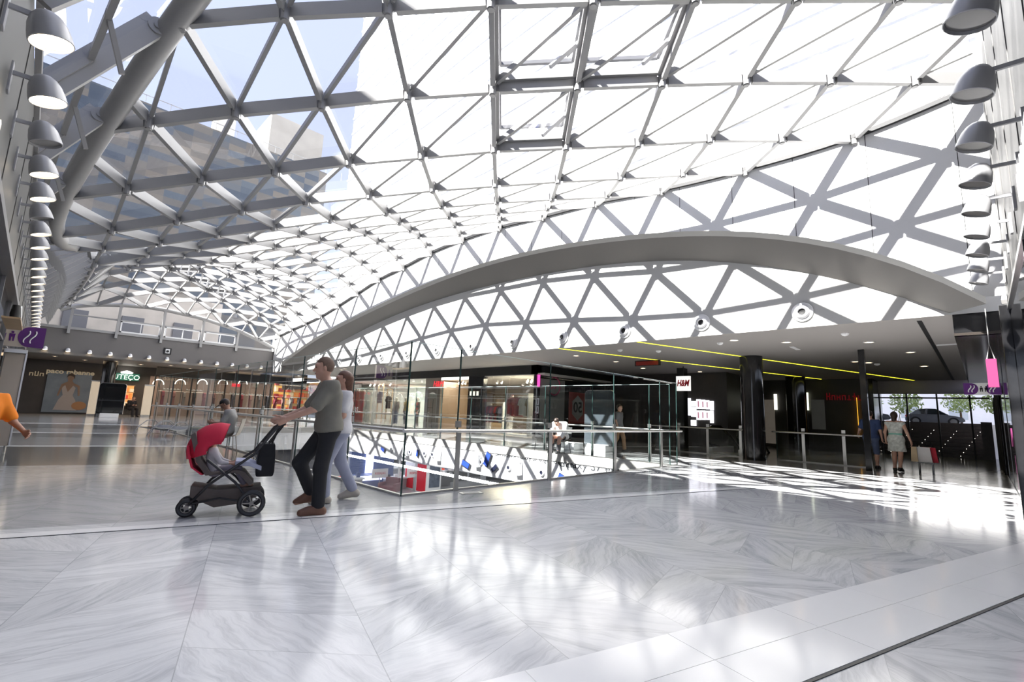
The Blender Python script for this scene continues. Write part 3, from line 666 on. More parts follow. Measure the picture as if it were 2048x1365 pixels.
balustrade('glass_balustrade', 'tall glass balustrade running away left along the void, behind the man with the pushchair', (VX0,VY0), (VX0,VY1), [1.68+2.2*i for i in range(9)], (-1,0), ends=(1, 0))
balustrade('glass_balustrade', 'glass balustrade on the far side of the void before the clothing shop', (12.1,VY0+.1), (12.1,VY1), [.6+1.9*i for i in range(10)], (.6,0), hgt=2.15, ends=(0, 0))
balustrade('glass_balustrade', 'glass balustrade across the far left end of the void', (VX0,VY1), (12.1,VY1), [2.2*i for i in range(1,4)], (0,.6))
balustrade('glass_balustrade', 'low glass railing in shade behind the round black columns', (17.9,2.5), (17.9,5.0), [.6,1.7], (-1,0), hgt=.95, rail=.93)
balustrade('glass_balustrade', 'low glass railing in shade left of the front black column', (17.6,6.0), (17.6,9.3), [.05,1.2,2.3], (-1,0), hgt=.95, rail=.93)
# ------------------------------------------------------------------ gallery ceiling fittings
for a, c, w in (((12.25,7.02),(28.4,2.09),'right of the pair'), ((12.25,9.97),(26.8,5.41),'left of the pair')):
    b = MB(); b.bar((*a,3.413),(*c,3.413),.055,.012); tag(b.build('led_strip', mat('yellow_led_strip', (.5,.5,.1), .4, emit=(.62,.60,.03), es=1.0)), 'thin yellow light line across the dark gallery ceiling, '+w, 'light')
M_DOWN = mat('warm_downlight', (.9,.8,.6), .4, emit=(1,.72,.42), es=3.2)
D0 = None
DL = [(1573,685),(1738,685),(1737,726),(1710,724),(1848,733),(1821,705),(1468,681),(1232,724),(1286,737),(1400,744),(1568,769),(1835,769),(1152,712),(1745,772),(760,728),(683,740),(690,708+30)]
for x, y in DL:
    p = at(x, y, Z=3.41)
    if not (12.4 < p.x < 29): continue
    if D0 is None:
        D0 = thing('downlight', 'small warm recessed downlight in the dark gallery ceiling', 'light', p, 0, 'recessed downlights in the gallery ceiling')
        b = MB(); b.lathe([(.125,.012),(.13,-.008),(.10,-.010),(.09,.0)], p, n=18); b.build('trim_ring', M_LAMPW, D0)
        b = MB(); b.lathe([(0,-.002),(.095,-.002)], p, n=16); b.build('lens', M_DOWN, D0)
    else: copy_tree(D0, p)
for i in range(11):
    p = V((.6+i*1.35, YF+1.7+(i%2)*1.5, 3.325)); copy_tree(D0, p, label='small warm downlight in the ceiling before the far shops', group='downlights before the far shops')
S0 = None
for x, y in ((1440,686),(1690,667),(1754,728),(1317,702),(1240,700)):
    p = at(x, y, Z=3.42)
    if S0 is None:
        S0 = thing('smoke_detector', 'white domed smoke detector on the gallery ceiling', 'smoke detector', p, 0, 'smoke detectors on the gallery ceiling')
        b = MB(); b.lathe([(0,-.06),(.06,-.055),(.085,-.02),(.085,0)], p, n=16); b.build('dome', M_WHITE, S0, True); b = MB(); b.lathe([(0,-.072),(.025,-.07),(.03,-.055)], p, n=10); b.build('sensor', M_LAMPW, S0)
    else: copy_tree(S0, p)
for (x, y, w, l) in ((1590,697,.75,.12),(1893,690,.22,.4)):
    p = at(x, y, Z=3.415); b = MB(); b.cbox(p, (w,l,.012))
    tag(b.build('ceiling_vent', M_LAMPW), 'flat white ceiling vent ' + ('ahead of the round columns' if w > .5 else 'beside the dark ceiling slot at right'), 'vent')
p = at(1295,727,X=16.5); t = thing('hanging_sign', 'red sign board hanging on two rods under the gallery ceiling', 'sign', p)
b = MB(); b.cbox(p, (.08,1.05,.20)); b.build('board', M_BLACKM, t); b = MB(); b.cbox(p-V((.045,0,0)), (.01,.95,.15)); b.build('red_face', mat('dull_red_face', (.25,.02,.015), .5), t)
for s in (-.35,.35):
    b = MB(); b.cyl(p+V((0,s,.1)), (p.x,p.y+s,3.42), .012, n=6); b.build('rod', M_STEEL, t)
# ------------------------------------------------------------------ clothing shop behind the void
def yx(px, X=XS): return at(px, 800, X=X).y
M_SHOPW = mat('warm_shop_wall', (.66,.58,.47), .7); M_SHOPG = mat('pale_green_shop_wall', (.55,.60,.55), .7); M_WOOD = mat('light_oak', (.52,.36,.20), .45, var=.15, scale=3)
yA, yB, yC, yD, yE, yF2 = yx(655), yx(850), yx(880), yx(936), yx(966), yx(1073)
b = MB(); b.box((XS,yB+.02,0),(XS+.15,yA+6,.12)); b.box((XS,yF2-.35,0),(XS+.15,yE,.12)); b.box((XS+.05,yF2-.4,2.97),(21.5,yA+8,3.05)); S('trim_12', b, mat('shop_ceiling', (.55,.53,.5), .7))
b = MB(); b.box((XS-.02,yD,0),(XS+.25,yE,3.0)) if False else b.box((XS-.02,yE,0),(XS+.25,yD,3.0)); S('wall_pier', b, M_BLACK)
b = MB(); b.box((XS-.02,yC,0),(XS+.2,yB,2.98)); S('wall_pier', b, mat('beige_stone_pier', (.26,.225,.19), .5))
b = MB(); b.box((XS+3.2,yB+.1,0),(XS+3.3,yA+6,3.0)); S('wall_shop', b, M_SHOPG)
b = MB(); b.box((XS+.2,yB-.05,0),(XS+5.5,yB+.1,3.0)); S('wall_shop', b, mat('brown_shop_partition', (.20,.14,.09), .6))
b = MB(); b.box((XS,yD,2.86),(XS+.1,yC,3.0)); tag(b.build('light_box', mat('door_light_box', (.8,.8,.8), .4, emit=(1,.98,.95), es=.5)), 'white lit header over the clothing shop door', 'light')
for a, c, n, l in ((yB,yA+6,5,'left'),(yF2,yE,2,'right')):
    b = MB()
    for i in range(n): q = a+(c-a)*i/n; b.poly([(XS+.06,q+.01,.12),(XS+.06,a+(c-a)*(i+1)/n-.01,.12),(XS+.06,a+(c-a)*(i+1)/n-.01,2.98),(XS+.06,q+.01,2.98)])
    S('window_4' if l == 'left' else 'window_5', b, M_SHOPGL)
text('H&M', .46, (XS-.06,(yx(865)+yx(887))/2,at(876,769,X=XS).z), (0,-1,0), (0,0,1), M_REDL, 'shop_sign', None, .008, .28, .0, sx=.95, label='red slanted letters on the beige pier beside the shop door', cat='sign')
b = MB(); y0, y1 = yx(727,XS+.2), yx(686,XS+.2); zt_, zb_ = at(705,783,X=XS+.2).z, at(705,857,X=XS+.2).z
t = thing('sale_banner', 'tall red sale banner with white capitals in the left shop window', 'banner', (XS+.2,(y0+y1)/2,max(0,zb_)))
b.box((XS+.2,y0,.12),(XS+.23,y1,zt_)); b.build('red_cloth', M_RED, t); text('REBAJAS', .62, (XS+.19,(y0+y1)/2,(zt_+zb_)/2-.05), (0,-1,0), (0,0,1), M_WHITEL, 'lettering', t, .006, sx=.80)
for i, px in enumerate((941.5,948,955)):
    b = MB(); q = at(px,787.5,X=XS-.03); b.cbox(q, (.02,.14,.22)); tag(b.build('sign_light', mat('small_lit_icon', (.8,.78,.7), .4, emit=(1,.93,.75), es=.7)), 'tiny lit icon on the black pier between the shop windows', 'sign', 'lit icons on the black pier')
# clothing racks in the right window
M_CL = [mat('cloth_%s' % n, c, .85, var=.25, scale=14) for n, c in (('red',(.42,.03,.04)),('crimson',(.30,.025,.05)),('navy',(.03,.035,.07)),('white',(.72,.72,.70)),('blue_grey',(.16,.20,.30)),('black',(.025,.025,.028)),('plum',(.16,.05,.08)),('khaki',(.22,.20,.13)),('mustard',(.50,.34,.03)))]
def garment(parent, x, y, z, m, ln=.75, wd=.42, th=.07, along='y'):
    """shirt hanging sideways on a rail: shoulders, sleeves and hem; thickness runs along the rail"""
    pr = [(-.05,0),(.05,0),(wd*.42,-.07),(wd*.62,-.36),(wd*.47,-.40),(wd*.36,-.2),(wd*.40,-ln),(-wd*.40,-ln),(-wd*.36,-.2),(-wd*.47,-.40),(-wd*.62,-.36),(-wd*.42,-.07)]
    b = MB()
    P = [(x+q, y-th/2, z+h) if along == 'y' else (x-th/2, y+q, z+h) for q, h in pr]
    b.prism(P, (0,th,0) if along == 'y' else (th,0,0)); return b.build('garment', m, parent, bevel=.015)
def rack(label, x, y0, y1, z, cols, ln, frame=True):
    t = thing('clothes_rack', label, 'clothes rack', (x,(y0+y1)/2,.12)); n = len(cols)
    b = MB(); w_ = .06
    b.box((x-.25,y0-w_,.12),(x+.25,y0,z+.12)); b.box((x-.25,y1,.12),(x+.25,y1+w_,z+.12)); b.box((x-.25,y0-w_,z+.12),(x+.25,y1+w_,z+.18)); b.box((x-.25,y0-w_,.12),(x+.25,y1+w_,.2)); b.build('frame', M_WHITE, t)
    b = MB(); b.cyl((x,y0,z),(x,y1,z),.014,n=8); b.build('rail', M_CHROME, t)
    for i, c in enumerate(cols): tag(garment(None, x, y0+(y1-y0)*(i+.5)/n, z-.03, M_CL[c], ln+.06*math.sin(i*2.1), .46, (y1-y0)/n*.9), 'shirt hanging in the white rack, '+label.split(',')[0].split(' of ')[0][:0]+'%s one' % ('red','crimson','navy','white','blue grey','black','plum','khaki','mustard')[c]+(' in the right window rack' if x < XS+1.1 else ' in the deeper rack'), 'shirt', 'shirts in the right window')
    return t
rack('white open frame of shirts in the right shop window, taller and nearer the corner', XS+.75, yx(1062,XS+.75), yx(1020,XS+.75), at(1040,795,X=XS+.75).z, [7,3,3,3,1,0,0,1,0], .85)
rack('white open frame of shirts in the right shop window, lower and nearer the pier', XS+1.3, yx(1012,XS+1.3), yx(978,XS+1.3), at(995,812,X=XS+1.3).z, [4,4,2,0,6,1,6,1], .8)
# mannequins are built with the figures; shelves and hanging jackets in the left window
for k, (px, c) in enumerate(((760,2),(778,5))):
    y = yx(px,XS+1.2); z = at(px,790 if k == 0 else 800,X=XS+1.2).z
    t = thing('garment_display', 'pale wooden window frame with a %s jacket, %s' % (('navy','left of the mannequins') if k == 0 else ('black','right behind the first mannequin')), 'display', (XS+1.2,y,.12))
    b = MB(); b.box((XS+1.2,y-.36,.12),(XS+1.25,y-.30,z+.75)); b.box((XS+1.2,y+.30,.12),(XS+1.25,y+.36,z+.75)); b.box((XS+1.2,y-.36,z+.69),(XS+1.25,y+.36,z+.75)); b.box((XS+1.2,y-.3,z+.3),(XS+1.25,y+.3,z+.34)); b.build('frame', M_WOOD, t)
    tag(garment(None, XS+1.1, y-.1, z+.25, M_CL[c], .85, .62, .10, 'x'), ('navy' if k == 0 else 'black')+' jacket hung flat before the pale frame in the left window', 'jacket')
t = thing('display_stand', 'thin black metal garment stand before the beige pier', 'stand', (XS-.5,yx(861,XS-.5),0)); q = WM[t.name].translation
b = MB(); b.tube([q+V((0,-.25,0)),q+V((0,-.25,1.75)),q+V((0,.25,1.75)),q+V((0,.25,0))],.012,6); b.build('frame', M_BLACKM, t); b = MB(); b.bar(q+V((0,-.25,1.3)),q+V((0,.25,1.3)),.02,.02); b.build('crossbar', M_BLACKM, t)
t = thing('counter', 'wooden counter with dark clothes deep inside the shop doorway', 'counter', (XS+3.6,(yC+yD)/2,0)); y = (yC+yD)/2+1
b = MB(); b.box((XS+3.4,y-1.6,0),(XS+4,y+1.4,.9)); b.build('body', M_WOOD, t); b = MB(); b.box((XS+3.35,y-1.65,.9),(XS+4.05,y+1.45,.95)); b.build('worktop', M_WHITE, t)
SPX = [(742,764),(750,765),(760,763),(768,763),(782,762)]
s0 = None
for x, y in SPX+[(919,770),(926,768),(932,770),(996,760),(1005,760),(1056,757),(1064,757)]:
    p = at(x, y, X=XS+1.6); p.z = 2.8
    if s0 is None:
        s0 = thing('track_spotlight', 'small bright track spotlight under the shop ceiling', 'light', p, 0, 'track spotlights in the clothing shop')
        b = MB(); b.cyl(p+V((.02,0,.09)),p+V((-.06,0,-.05)),.045,.055,n=12); b.build('can', M_WHITE, s0); b = MB(); b.cyl(p+V((-.062,0,-.053)),p+V((-.066,0,-.06)),.05,n=12); b.build('lens', mat('spot_lens', (.9,.9,.8), .4, emit=(1,.88,.66), es=9), s0)
        b = MB(); b.cyl(p+V((0,0,.08)),p+V((0,0,.19)),.012,n=6); b.build('stem', M_WHITE, s0)
    else: copy_tree(s0, p)
area('shop_light', (XS+1.3,(yA+yB)/2,2.9), 2.0, 700, (1,.95,.86), 16)
area('shop_light', (XS+2.5,(yC+yD)/2,2.9), 1.6, 60, (1,.78,.5), 4)
area('shop_light', (XS+1.6,(yE+yF2)/2,2.9), 2.2, 260, (1,.85,.62), 3.5)
# dark glazed flank of the shop, with posters
b = MB(); b.box((XS-.02,YS,0),(22,YS+.12,3.0)); S('wall_shop', b, M_DKGLASS)
yp = YS-.02
def onY(px, py, Y=yp): return at(px, py, Y=Y)
a, c = onY(1081,757), onY(1127,872)
t = thing('window_poster', 'pale grey window poster with a pink ring logo near the shop corner', 'poster', (a.x,yp,.1))
b = MB(); b.box((a.x,yp-.01,max(.05,c.z)),(c.x,yp,a.z)); b.build('sheet', mat('grey_poster_sheet', (.22,.22,.21), .6), t)
q = onY(1108,773); b = MB(); b.tube([q+V((.42*math.cos(w_),-.02,.42*math.sin(w_))) for w_ in np.linspace(-2.6,1.9,24)], .03, 6); b.tube([q+V((-.42+i*.07,-.02,-.05+.09*math.sin(i*1.7))) for i in range(9)],.02,6); b.build('ring_logo', mat('pink_ink', (.35,.05,.12), .5), t)
marks(8, .15, .9, onY(1102,792)+V((0,-.03,0)), (1,0,0), (0,0,1), M_BLACKM, 'lettering', t, 3)
marks(4, .36, .9, onY(1100,812)+V((0,-.03,0)), (1,0,0), (0,0,1), mat('poster_grey_ink', (.32,.32,.31), .6), 'lettering', t, 5)
a, c = onY(1138,784), onY(1171,848)
t = thing('sale_poster', 'red sale poster with a pale hexagon and mirrored digits on dark glass', 'poster', (a.x,yp,c.z)); mx_, mz = (a.x+c.x)/2, (a.z+c.z)/2
b = MB(); b.box((a.x,yp-.01,c.z),(c.x,yp,a.z)); b.build('sheet', mat('dull_red_sheet', (.26,.04,.03), .6), t)
b = MB(); b.prism([(mx_+.56*math.sin(w_)*.9,yp-.02,mz+.62*math.cos(w_)) for w_ in [k*math.pi/3 for k in range(6)]], (0,.008,0)); b.build('hexagon', mat('pale_ink', (.30,.30,.29), .6), t)
text('50', .72, (mx_,yp-.03,mz), (-1,0,0), (0,0,1), M_BLACKM, 'digits', t, .003, bold=.012)
p = at(1076,757,Y=yp); b = MB(); b.cbox((p.x-.06,YS-.12,p.z-.12),(.06,.12,.55)); tag(b.build('corner_sign', mat('pink_lit_sign', (.6,.05,.3), .4, emit=(1,.08,.45), es=.5)), 'small pink lit sign at the corner of the clothing shop', 'sign')
marks(6, .4, 2.4, onY(1338,790), (1,0,0), (0,0,1), mat('deep_red_neon', (.3,.008,.015), .4, emit=(.9,.02,.04), es=.02), 'shop_sign', None, 7, label='dim red lit letters on the dark glass flank of the shop', cat='sign')
# free-standing display totems
def totem(label, px0, px1, py0, pyb, X=None, Y=None):
    kw = dict(X=X) if X else dict(Y=Y); a, c = at(px0, py0, **kw), at(px1, pyb, **kw)
    t = thing('display_totem', label, 'display', ((a.x+c.x)/2,(a.y+c.y)/2,0)); z1 = a.z; w_ = V((c.x-a.x,c.y-a.y,0)); L = w_.length; w_.normalize(); o = V((a.x,a.y,0)); n = V((-w_.y,w_.x,0))
    b = MB(); b.bar(o+w_*L*.15+V((0,0,.12)), o+w_*L*.85+V((0,0,.12)), .5, .24); b.build('base', M_WHITE, t, bevel=.01)
    r = .12; pts = [o+V((0,0,.2)), o+V((0,0,z1-r)), o+w_*r*.3+V((0,0,z1-r*.3)), o+w_*r+V((0,0,z1)), o+w_*(L-r)+V((0,0,z1)), o+w_*(L-r*.3)+V((0,0,z1-r*.3)), o+w_*L+V((0,0,z1-r)), o+w_*L+V((0,0,.2))]
    b = MB(); b.prism([p+n*.03 for p in pts], -n*.06); b.build('screen', M_DKGLASS if Y else mat('totem_glass', (.05,.06,.07), .05, spec=.8), t)
    b = MB(); b.tube(pts, .022, 6); b.build('frame', M_CHROME, t); return t
pt = at(1197,903,Z=0)
totem('dark display totem with rounded steel frame and white foot before the clothing shop', 1171, 1228, 782, 899, X=pt.x)
totem('dark display totem with white foot before the far poster wall', 201, 244, 766, 832, Y=36.2)
b = MB(); q = at(1140,899,Z=0); b.cbox((q.x,q.y,.12),(.55,.75,.24)); tag(b.build('planter_block', M_WHITE, bevel=.01), 'low white block on the gallery floor beside the seated person', 'block')
# ------------------------------------------------------------------ figures: each body is one smooth skin grown round its bones
def nets(fn, lo, hi, h):
    lo = np.array(lo, float); n = np.ceil((np.array(hi)-lo)/h).astype(int)+1
    g = np.stack(np.meshgrid(*[lo[i]+h*np.arange(n[i]) for i in range(3)], indexing='ij'), -1)
    D = fn(g.reshape(-1, 3)).reshape(n)
    c = [(x, y, z) for x in (0, 1) for y in (0, 1) for z in (0, 1)]
    sl = lambda o: D[o[0]:n[0]-1+o[0], o[1]:n[1]-1+o[1], o[2]:n[2]-1+o[2]]
    acc = np.zeros((*(n-1), 3)); cnt = np.zeros(n-1)
    for a in c:
        for ax in range(3):
            if a[ax]: continue
            b = list(a); b[ax] = 1; A, B = sl(a), sl(b); m = (A < 0) != (B < 0)
            t = np.where(m, A/np.where(m, A-B, 1), 0); p = np.zeros((*t.shape, 3)); p[...] = a; p[..., ax] += t
            acc += p*m[..., None]; cnt += m
    act = cnt > 0; idx = -np.ones(n-1, int); idx[act] = np.arange(act.sum())
    base = np.argwhere(act); vs = lo+h*(base+acc[act]/cnt[act][:, None]); F = []
    for ax in range(3):
        a = [slice(None)]*3; b = [slice(None)]*3; a[ax] = slice(0, -1); b[ax] = slice(1, None)
        m = (D[tuple(a)] < 0) != (D[tuple(b)] < 0); P = np.argwhere(m); o = [i for i in range(3) if i != ax]
        ok = np.all([(P[:, i] > 0) & (P[:, i] < n[i]-1) for i in o], axis=0); P = P[ok]
        q = []
        for d0, d1 in ((-1, -1), (0, -1), (0, 0), (-1, 0)):
            r = P.copy(); r[:, o[0]] += d0; r[:, o[1]] += d1; q.append(idx[r[:, 0], r[:, 1], r[:, 2]])
        F += np.stack(q, 1).tolist()
    return vs.tolist(), F
def smin(a, b, k):
    if k <= 0: return np.minimum(a, b)
    hh = np.clip(.5+.5*(b-a)/k, 0, 1); return b+(a-b)*hh-k*hh*(1-hh)
def C(a, b, ra, rb, k=.03): return ('c', np.array(a, float), np.array(b, float), ra, rb, k)
def E_(c, r, ax, k=.02): return ('e', np.array(c, float), np.array(r, float), np.array(ax, float), k)
def field(prims, cuts=(), grow=0.0):
    def fn(P):
        d = None
        for p in prims:
            if p[0] == 'c':
                ab = p[2]-p[1]; t = np.clip(((P-p[1])@ab)/max(1e-9, ab@ab), 0, 1)
                q = np.linalg.norm(P-p[1]-t[:, None]*ab, axis=1)-(p[3]+(p[4]-p[3])*t)-grow
            else:
                L = (P-p[1])@p[3].T; rr = p[2]+grow; k0 = np.linalg.norm(L/rr, axis=1); k1 = np.linalg.norm(L/rr**2, axis=1)
                q = k0*(k0-1)/np.maximum(k1, 1e-6)
            d = q if d is None else smin(d, q, p[-1])
        for f in cuts: d = np.maximum(d, f(P))
        return d
    lo = np.min([np.minimum(p[1], p[2] if p[0] == 'c' else p[1])-((max(p[3], p[4]) if p[0] == 'c' else p[2].max())+grow+.04) for p in prims], axis=0)
    hi = np.max([np.maximum(p[1], p[2] if p[0] == 'c' else p[1])+((max(p[3], p[4]) if p[0] == 'c' else p[2].max())+grow+.04) for p in prims], axis=0)
    return fn, lo, hi
def grow_mesh(name, m, parent, sets, sc, **kw):
    """sets: list of (prims, cuts, cell size) joined in one mesh, in the thing's own coordinates"""
    b = MB()
    for prims, cuts, h in sets:
        fn, lo, hi = field(prims, cuts); vs, fs = nets(fn, lo, hi, h)
        b.add([V(v)*sc for v in vs], fs)
    return b.build(name, m, parent, True, local=True, **kw)
def plane(n, c): n = np.array(n, float); return lambda P: P@n-c
J0 = dict(pel=(0,0,.95), che=(0,0,1.28), nck=(0,0,1.47), hea=(.025,0,1.625), lsh=(0,.19,1.41), lel=(-.02,.25,1.13), lwr=(.06,.26,.90), rsh=(0,-.19,1.41), rel=(-.02,-.25,1.13), rwr=(.06,-.26,.90),
    lhi=(0,.09,.93), lkn=(.02,.10,.50), lan=(-.02,.10,.085), lto=(.15,.12,.035), rhi=(0,-.09,.93), rkn=(.02,-.10,.50), ran=(-.02,-.10,.085), rto=(.15,-.12,.035))
M_SKIN = mat('fair_skin', (.56,.33,.24), .5, var=.08); M_SKIN2 = mat('tanned_skin', (.40,.22,.15), .5, var=.08)
M_HAIRB = mat('dark_brown_hair', (.035,.02,.014), .5, var=.4, scale=40); M_HAIRR = mat('brown_hair', (.13,.06,.035), .5, var=.4, scale=40); M_EYE = mat('dark_eye', (.02,.015,.012), .2); M_LIP = mat('lip', (.36,.14,.12), .5)
def hand(w, d, wd, curl=.5):
    """palm and five separate fingers from wrist w along d; wd points to the thumb side"""
    d = np.array(V(d).normalized()); wd = np.array(V(wd)); wd = wd-d*(wd@d); wd /= np.linalg.norm(wd); n = np.cross(d, wd); w = np.array(w)
    pr = [C(w-d*.01, w+d*.04, .026, .027, .01), C(w+d*.02+wd*.022, w+d*.088+wd*.028, .017, .015, .02), C(w+d*.02-wd*.02, w+d*.082-wd*.028, .017, .014, .02), C(w+d*.03, w+d*.088, .018, .015, .02)]
    for i, L in enumerate((.072, .082, .076, .058)):
        r0 = w+d*(.088-.004*abs(i-1))+wd*(.030-.0195*i); a1 = curl*(.75+.1*i); a2 = curl*1.9+.1
        p1 = r0+(d*math.cos(a1)+n*math.sin(a1))*L*.5; p2 = p1+(d*math.cos(a2)+n*math.sin(a2))*L*.5
        pr += [C(r0, p1, .0095, .0085, .006), C(p1, p2, .0085, .007, .002)]
    t0 = w+d*.028+wd*.024; t1 = t0+(d*.6+wd*.75+n*.25*curl)*.042; t2 = t1+(d*.9+wd*.25+n*.5*curl)*.032
    return pr+[C(t0, t1, .013, .011, .01), C(t1, t2, .0105, .008, .003)]
def person(label, loc, rotz, J=None, sc=1.0, vox=.016, skin=None, top=None, sleeve=.75, bottom=None, short=False, shoe=None, hair=None, long_hair=0, cap=None, dress=None, face=(1,0,0), curl=.5, female=False, name='person', cat='person', skip_face=False, group=None, loose=0.0, cover=None):
    skin = skin or M_SKIN; q = dict(J0); q.update(J or {}); q = {k: np.array(v, float) for k, v in q.items()}
    t = thing(name, label, cat, loc, rotz, group); up = q['nck']-q['pel']; up /= np.linalg.norm(up)
    f = np.array(V(face).normalized()); hu = q['hea']-q['nck']; hu = hu-f*(hu@f)*.7; hu /= np.linalg.norm(hu); f = f-hu*(f@hu); f /= np.linalg.norm(f); hl = np.cross(hu, f); hd = q['hea']; AX = np.stack([f, hl, hu])
    lat = q['lsh']-q['rsh']; lat /= np.linalg.norm(lat); fw = np.cross(lat, up); thin = .9 if female else 1
    tor = [C(q['pel']+up*.06+lat*.05, q['che']+lat*.07, .10*thin, .108*thin, .05), C(q['pel']+up*.06-lat*.05, q['che']-lat*.07, .10*thin, .108*thin, .05)]
    for s in 'lr': tor.append(C(q['che']+(q[s+'sh']-q['che'])*.35, q[s+'sh']*.93+q['che']*.07-up*.01, .10*thin, .062, .05))
    tor.append(C(q['lsh']*.8+q['nck']*.2, q['rsh']*.8+q['nck']*.2, .055, .055, .06))
    if female: tor += [E_(q['che']+fw*.085+lat*s*.065+up*.01, (.055,.06,.06), np.eye(3), .05) for s in (1, -1)]
    hip = [C(q['lhi'], q['rhi'], .112, .112, .05), C(q['pel']+up*.02+lat*.03, q['pel']+up*.02-lat*.03, .115, .115, .05)]
    leg = []; arm = []; feet = []
    for s in 'lr':
        leg += [C(q[s+'hi'], q[s+'kn'], .088, .060, .04), C(q[s+'kn'], q[s+'an'], .056, .040, .03), C(q[s+'kn']*.78+q[s+'an']*.22, q[s+'kn']*.5+q[s+'an']*.5, .058, .050, .03)]
        arm += [C(q[s+'sh'], q[s+'el'], .050, .040, .04), C(q[s+'el'], q[s+'wr'], .041, .028, .02)]
        fd = q[s+'to']-q[s+'an']; fd[2] = 0; fd /= np.linalg.norm(fd); z0 = q[s+'an'][2]-.085; lift = q[s+'to'][2]
        heel = q[s+'an']-fd*.045; heel[2] = max(.036, z0+.036)
        feet.append([C(q[s+'an'], heel, .042, .038, .03), C(heel, q[s+'to'], .036, .032, .03), C(q[s+'an'], q[s+'to']*.7+q[s+'an']*.3, .04, .032, .03)])
    neck = [C(q['nck']-up*.03, hd-hu*.07, .058, .054, .03)]
    head = [E_(hd+hu*.012-f*.012, (.093,.074,.108), AX, .03), C(hd+f*.03-hu*.055, hd+f*.058-hu*.098, .052, .028, .04), C(hd+f*.084+hu*.012, hd+f*.104-hu*.026, .010, .015, .012), C(hd+f*.07-hu*.062+hl*.018, hd+f*.07-hu*.062-hl*.018, .018, .018, .01), C(hd+f*.068+hu*.035+hl*.045, hd+f*.068+hu*.035-hl*.045, .02, .02, .02)] + [E_(hd+hl*s*.078-f*.008-hu*.005, (.018,.010,.032), AX, .008) for s in (1, -1)]
    hh = []
    for s, sg in (('l', 1), ('r', -1)):
        dd = q[s+'wr']-q[s+'el']; tw = np.cross(dd/np.linalg.norm(dd), lat*sg)
        if np.linalg.norm(tw) < .2: tw = up
        hh.append((hand(q[s+'wr'], dd, -tw if tw@up < 0 and abs(tw@up) > .3 else tw, curl), (), .0065 if vox < .02 else .009))
    grow_mesh('body', skin, t, [(neck+tor+hip+leg+arm+[x for y in feet for x in y]+head, (), vox), (neck+head, (), vox*.6)]+hh, sc)
    if not skip_face:
        b = MB()
        for s in (1, -1): b.ell(V(hd+f*.083+hu*.012+hl*s*.031)*sc, (.008*sc,.012*sc,.007*sc), 8, math.atan2(f[1], f[0]))
        b.build('eyes', M_EYE, t, True, local=True)
        b = MB(); b.ell(V(hd+f*.088-hu*.062)*sc, (.010*sc,.022*sc,.007*sc), 8, math.atan2(f[1], f[0])); b.build('mouth', M_LIP, t, True, local=True)
    def fat(ps, g): return [(p[0], p[1], p[2], p[3]+g, p[4]+g, p[5]) if p[0] == 'c' else ('e', p[1], p[2]+g, p[3], p[4]) for p in ps]
    if top is not None:
        sl = []
        for s in 'lr':
            if sleeve <= 1: sl.append(C(q[s+'sh'], q[s+'sh']+(q[s+'el']-q[s+'sh'])*sleeve, .066+loose, .060+loose, .045))
            else: sl += [C(q[s+'sh'], q[s+'el'], .066+loose, .054+loose, .045), C(q[s+'el'], q[s+'el']+(q[s+'wr']-q[s+'el'])*(sleeve-1), .054+loose, .042+loose, .02)]
        cu = [plane(-up, -(up@(q['pel']-up*.05)))] + ([plane(up, up@(q['nck']+up*.005))])
        grow_mesh('shirt', top, t, [(fat(tor, .017+loose)+fat(hip, .016+loose)+sl, cu, vox)], sc)
    if bottom is not None:
        lg = []; end = .45 if short else .93
        for s in 'lr':
            lg += [C(q[s+'hi'], q[s+'kn'], .100, .078, .04)]
            lg.append(C(q[s+'kn'], q[s+'kn']+(q[s+'an']-q[s+'kn'])*(end if not short else .12), .076, .070, .03))
        grow_mesh('trousers', bottom, t, [(fat(hip, .013)+lg, [plane(up, up@(q['pel']+up*.09))], vox)], sc)
    if dress is not None:
        hem = (q['lkn']+q['rkn'])/2+np.array([0,0,.10]); dr = fat(tor, .014)+fat(hip, .014)+[C(q['pel']+lat*s*.07, hem+lat*s*.10, .112, .125, .05) for s in (1, -1)]
        grow_mesh('dress', dress, t, [(dr, [plane((0,0,-1), -(hem[2]-.02)), plane(up, up@(q['nck']-up*.03))], vox)], sc)
        if cover: grow_mesh('belt', cover, t, [(fat(tor, .019), [plane(up, up@(q['pel']+up*.17)), plane(-up, -(up@(q['pel']+up*.10)))], vox)], sc)
    if shoe is not None:
        for s_, ft in enumerate(feet):
            top_ = ('l', 'r')[s_]; grow_mesh('shoe', shoe, t, [([(p[0],p[1],p[2],p[3]+.008,p[4]+.008,p[5]) for p in ft], [plane((0,0,1), q[top_+'an'][2]+.015), plane((0,0,-1), 0.0 if q[top_+'an'][2] < .12 else -(q[top_+'an'][2]-.11))], .011)], sc)
    if hair is not None:
        hp = [E_(hd+hu*.028-f*.022, (.100,.084,.106), AX, .03)]
        if long_hair: hp += [C(hd-f*.075+hu*.02, hd-f*.09-np.array([0,0,long_hair]), .07, .055, .05)]
        def fcut(P): L = (P-hd)@AX.T; return np.minimum(L[:, 0]-(.012), .062-L[:, 2])
        grow_mesh('hair', hair, t, [(hp, [fcut], vox*.7)], sc)
    if cap is not None:
        cp = [E_(hd+hu*.042-f*.012, (.104,.085,.094), AX, .02)]; br = [E_(hd+hu*.052+f*.125, (.085,.072,.011), AX, .01)]
        grow_mesh('cap', cap, t, [(cp, [lambda P: .045-((P-hd)@AX.T)[:, 2]], .010), (br, (), .009)], sc)
    return t
def cloth(n, c, var=.1, scale=20): return mat('cloth_'+n, c, .85, var=var, scale=scale)
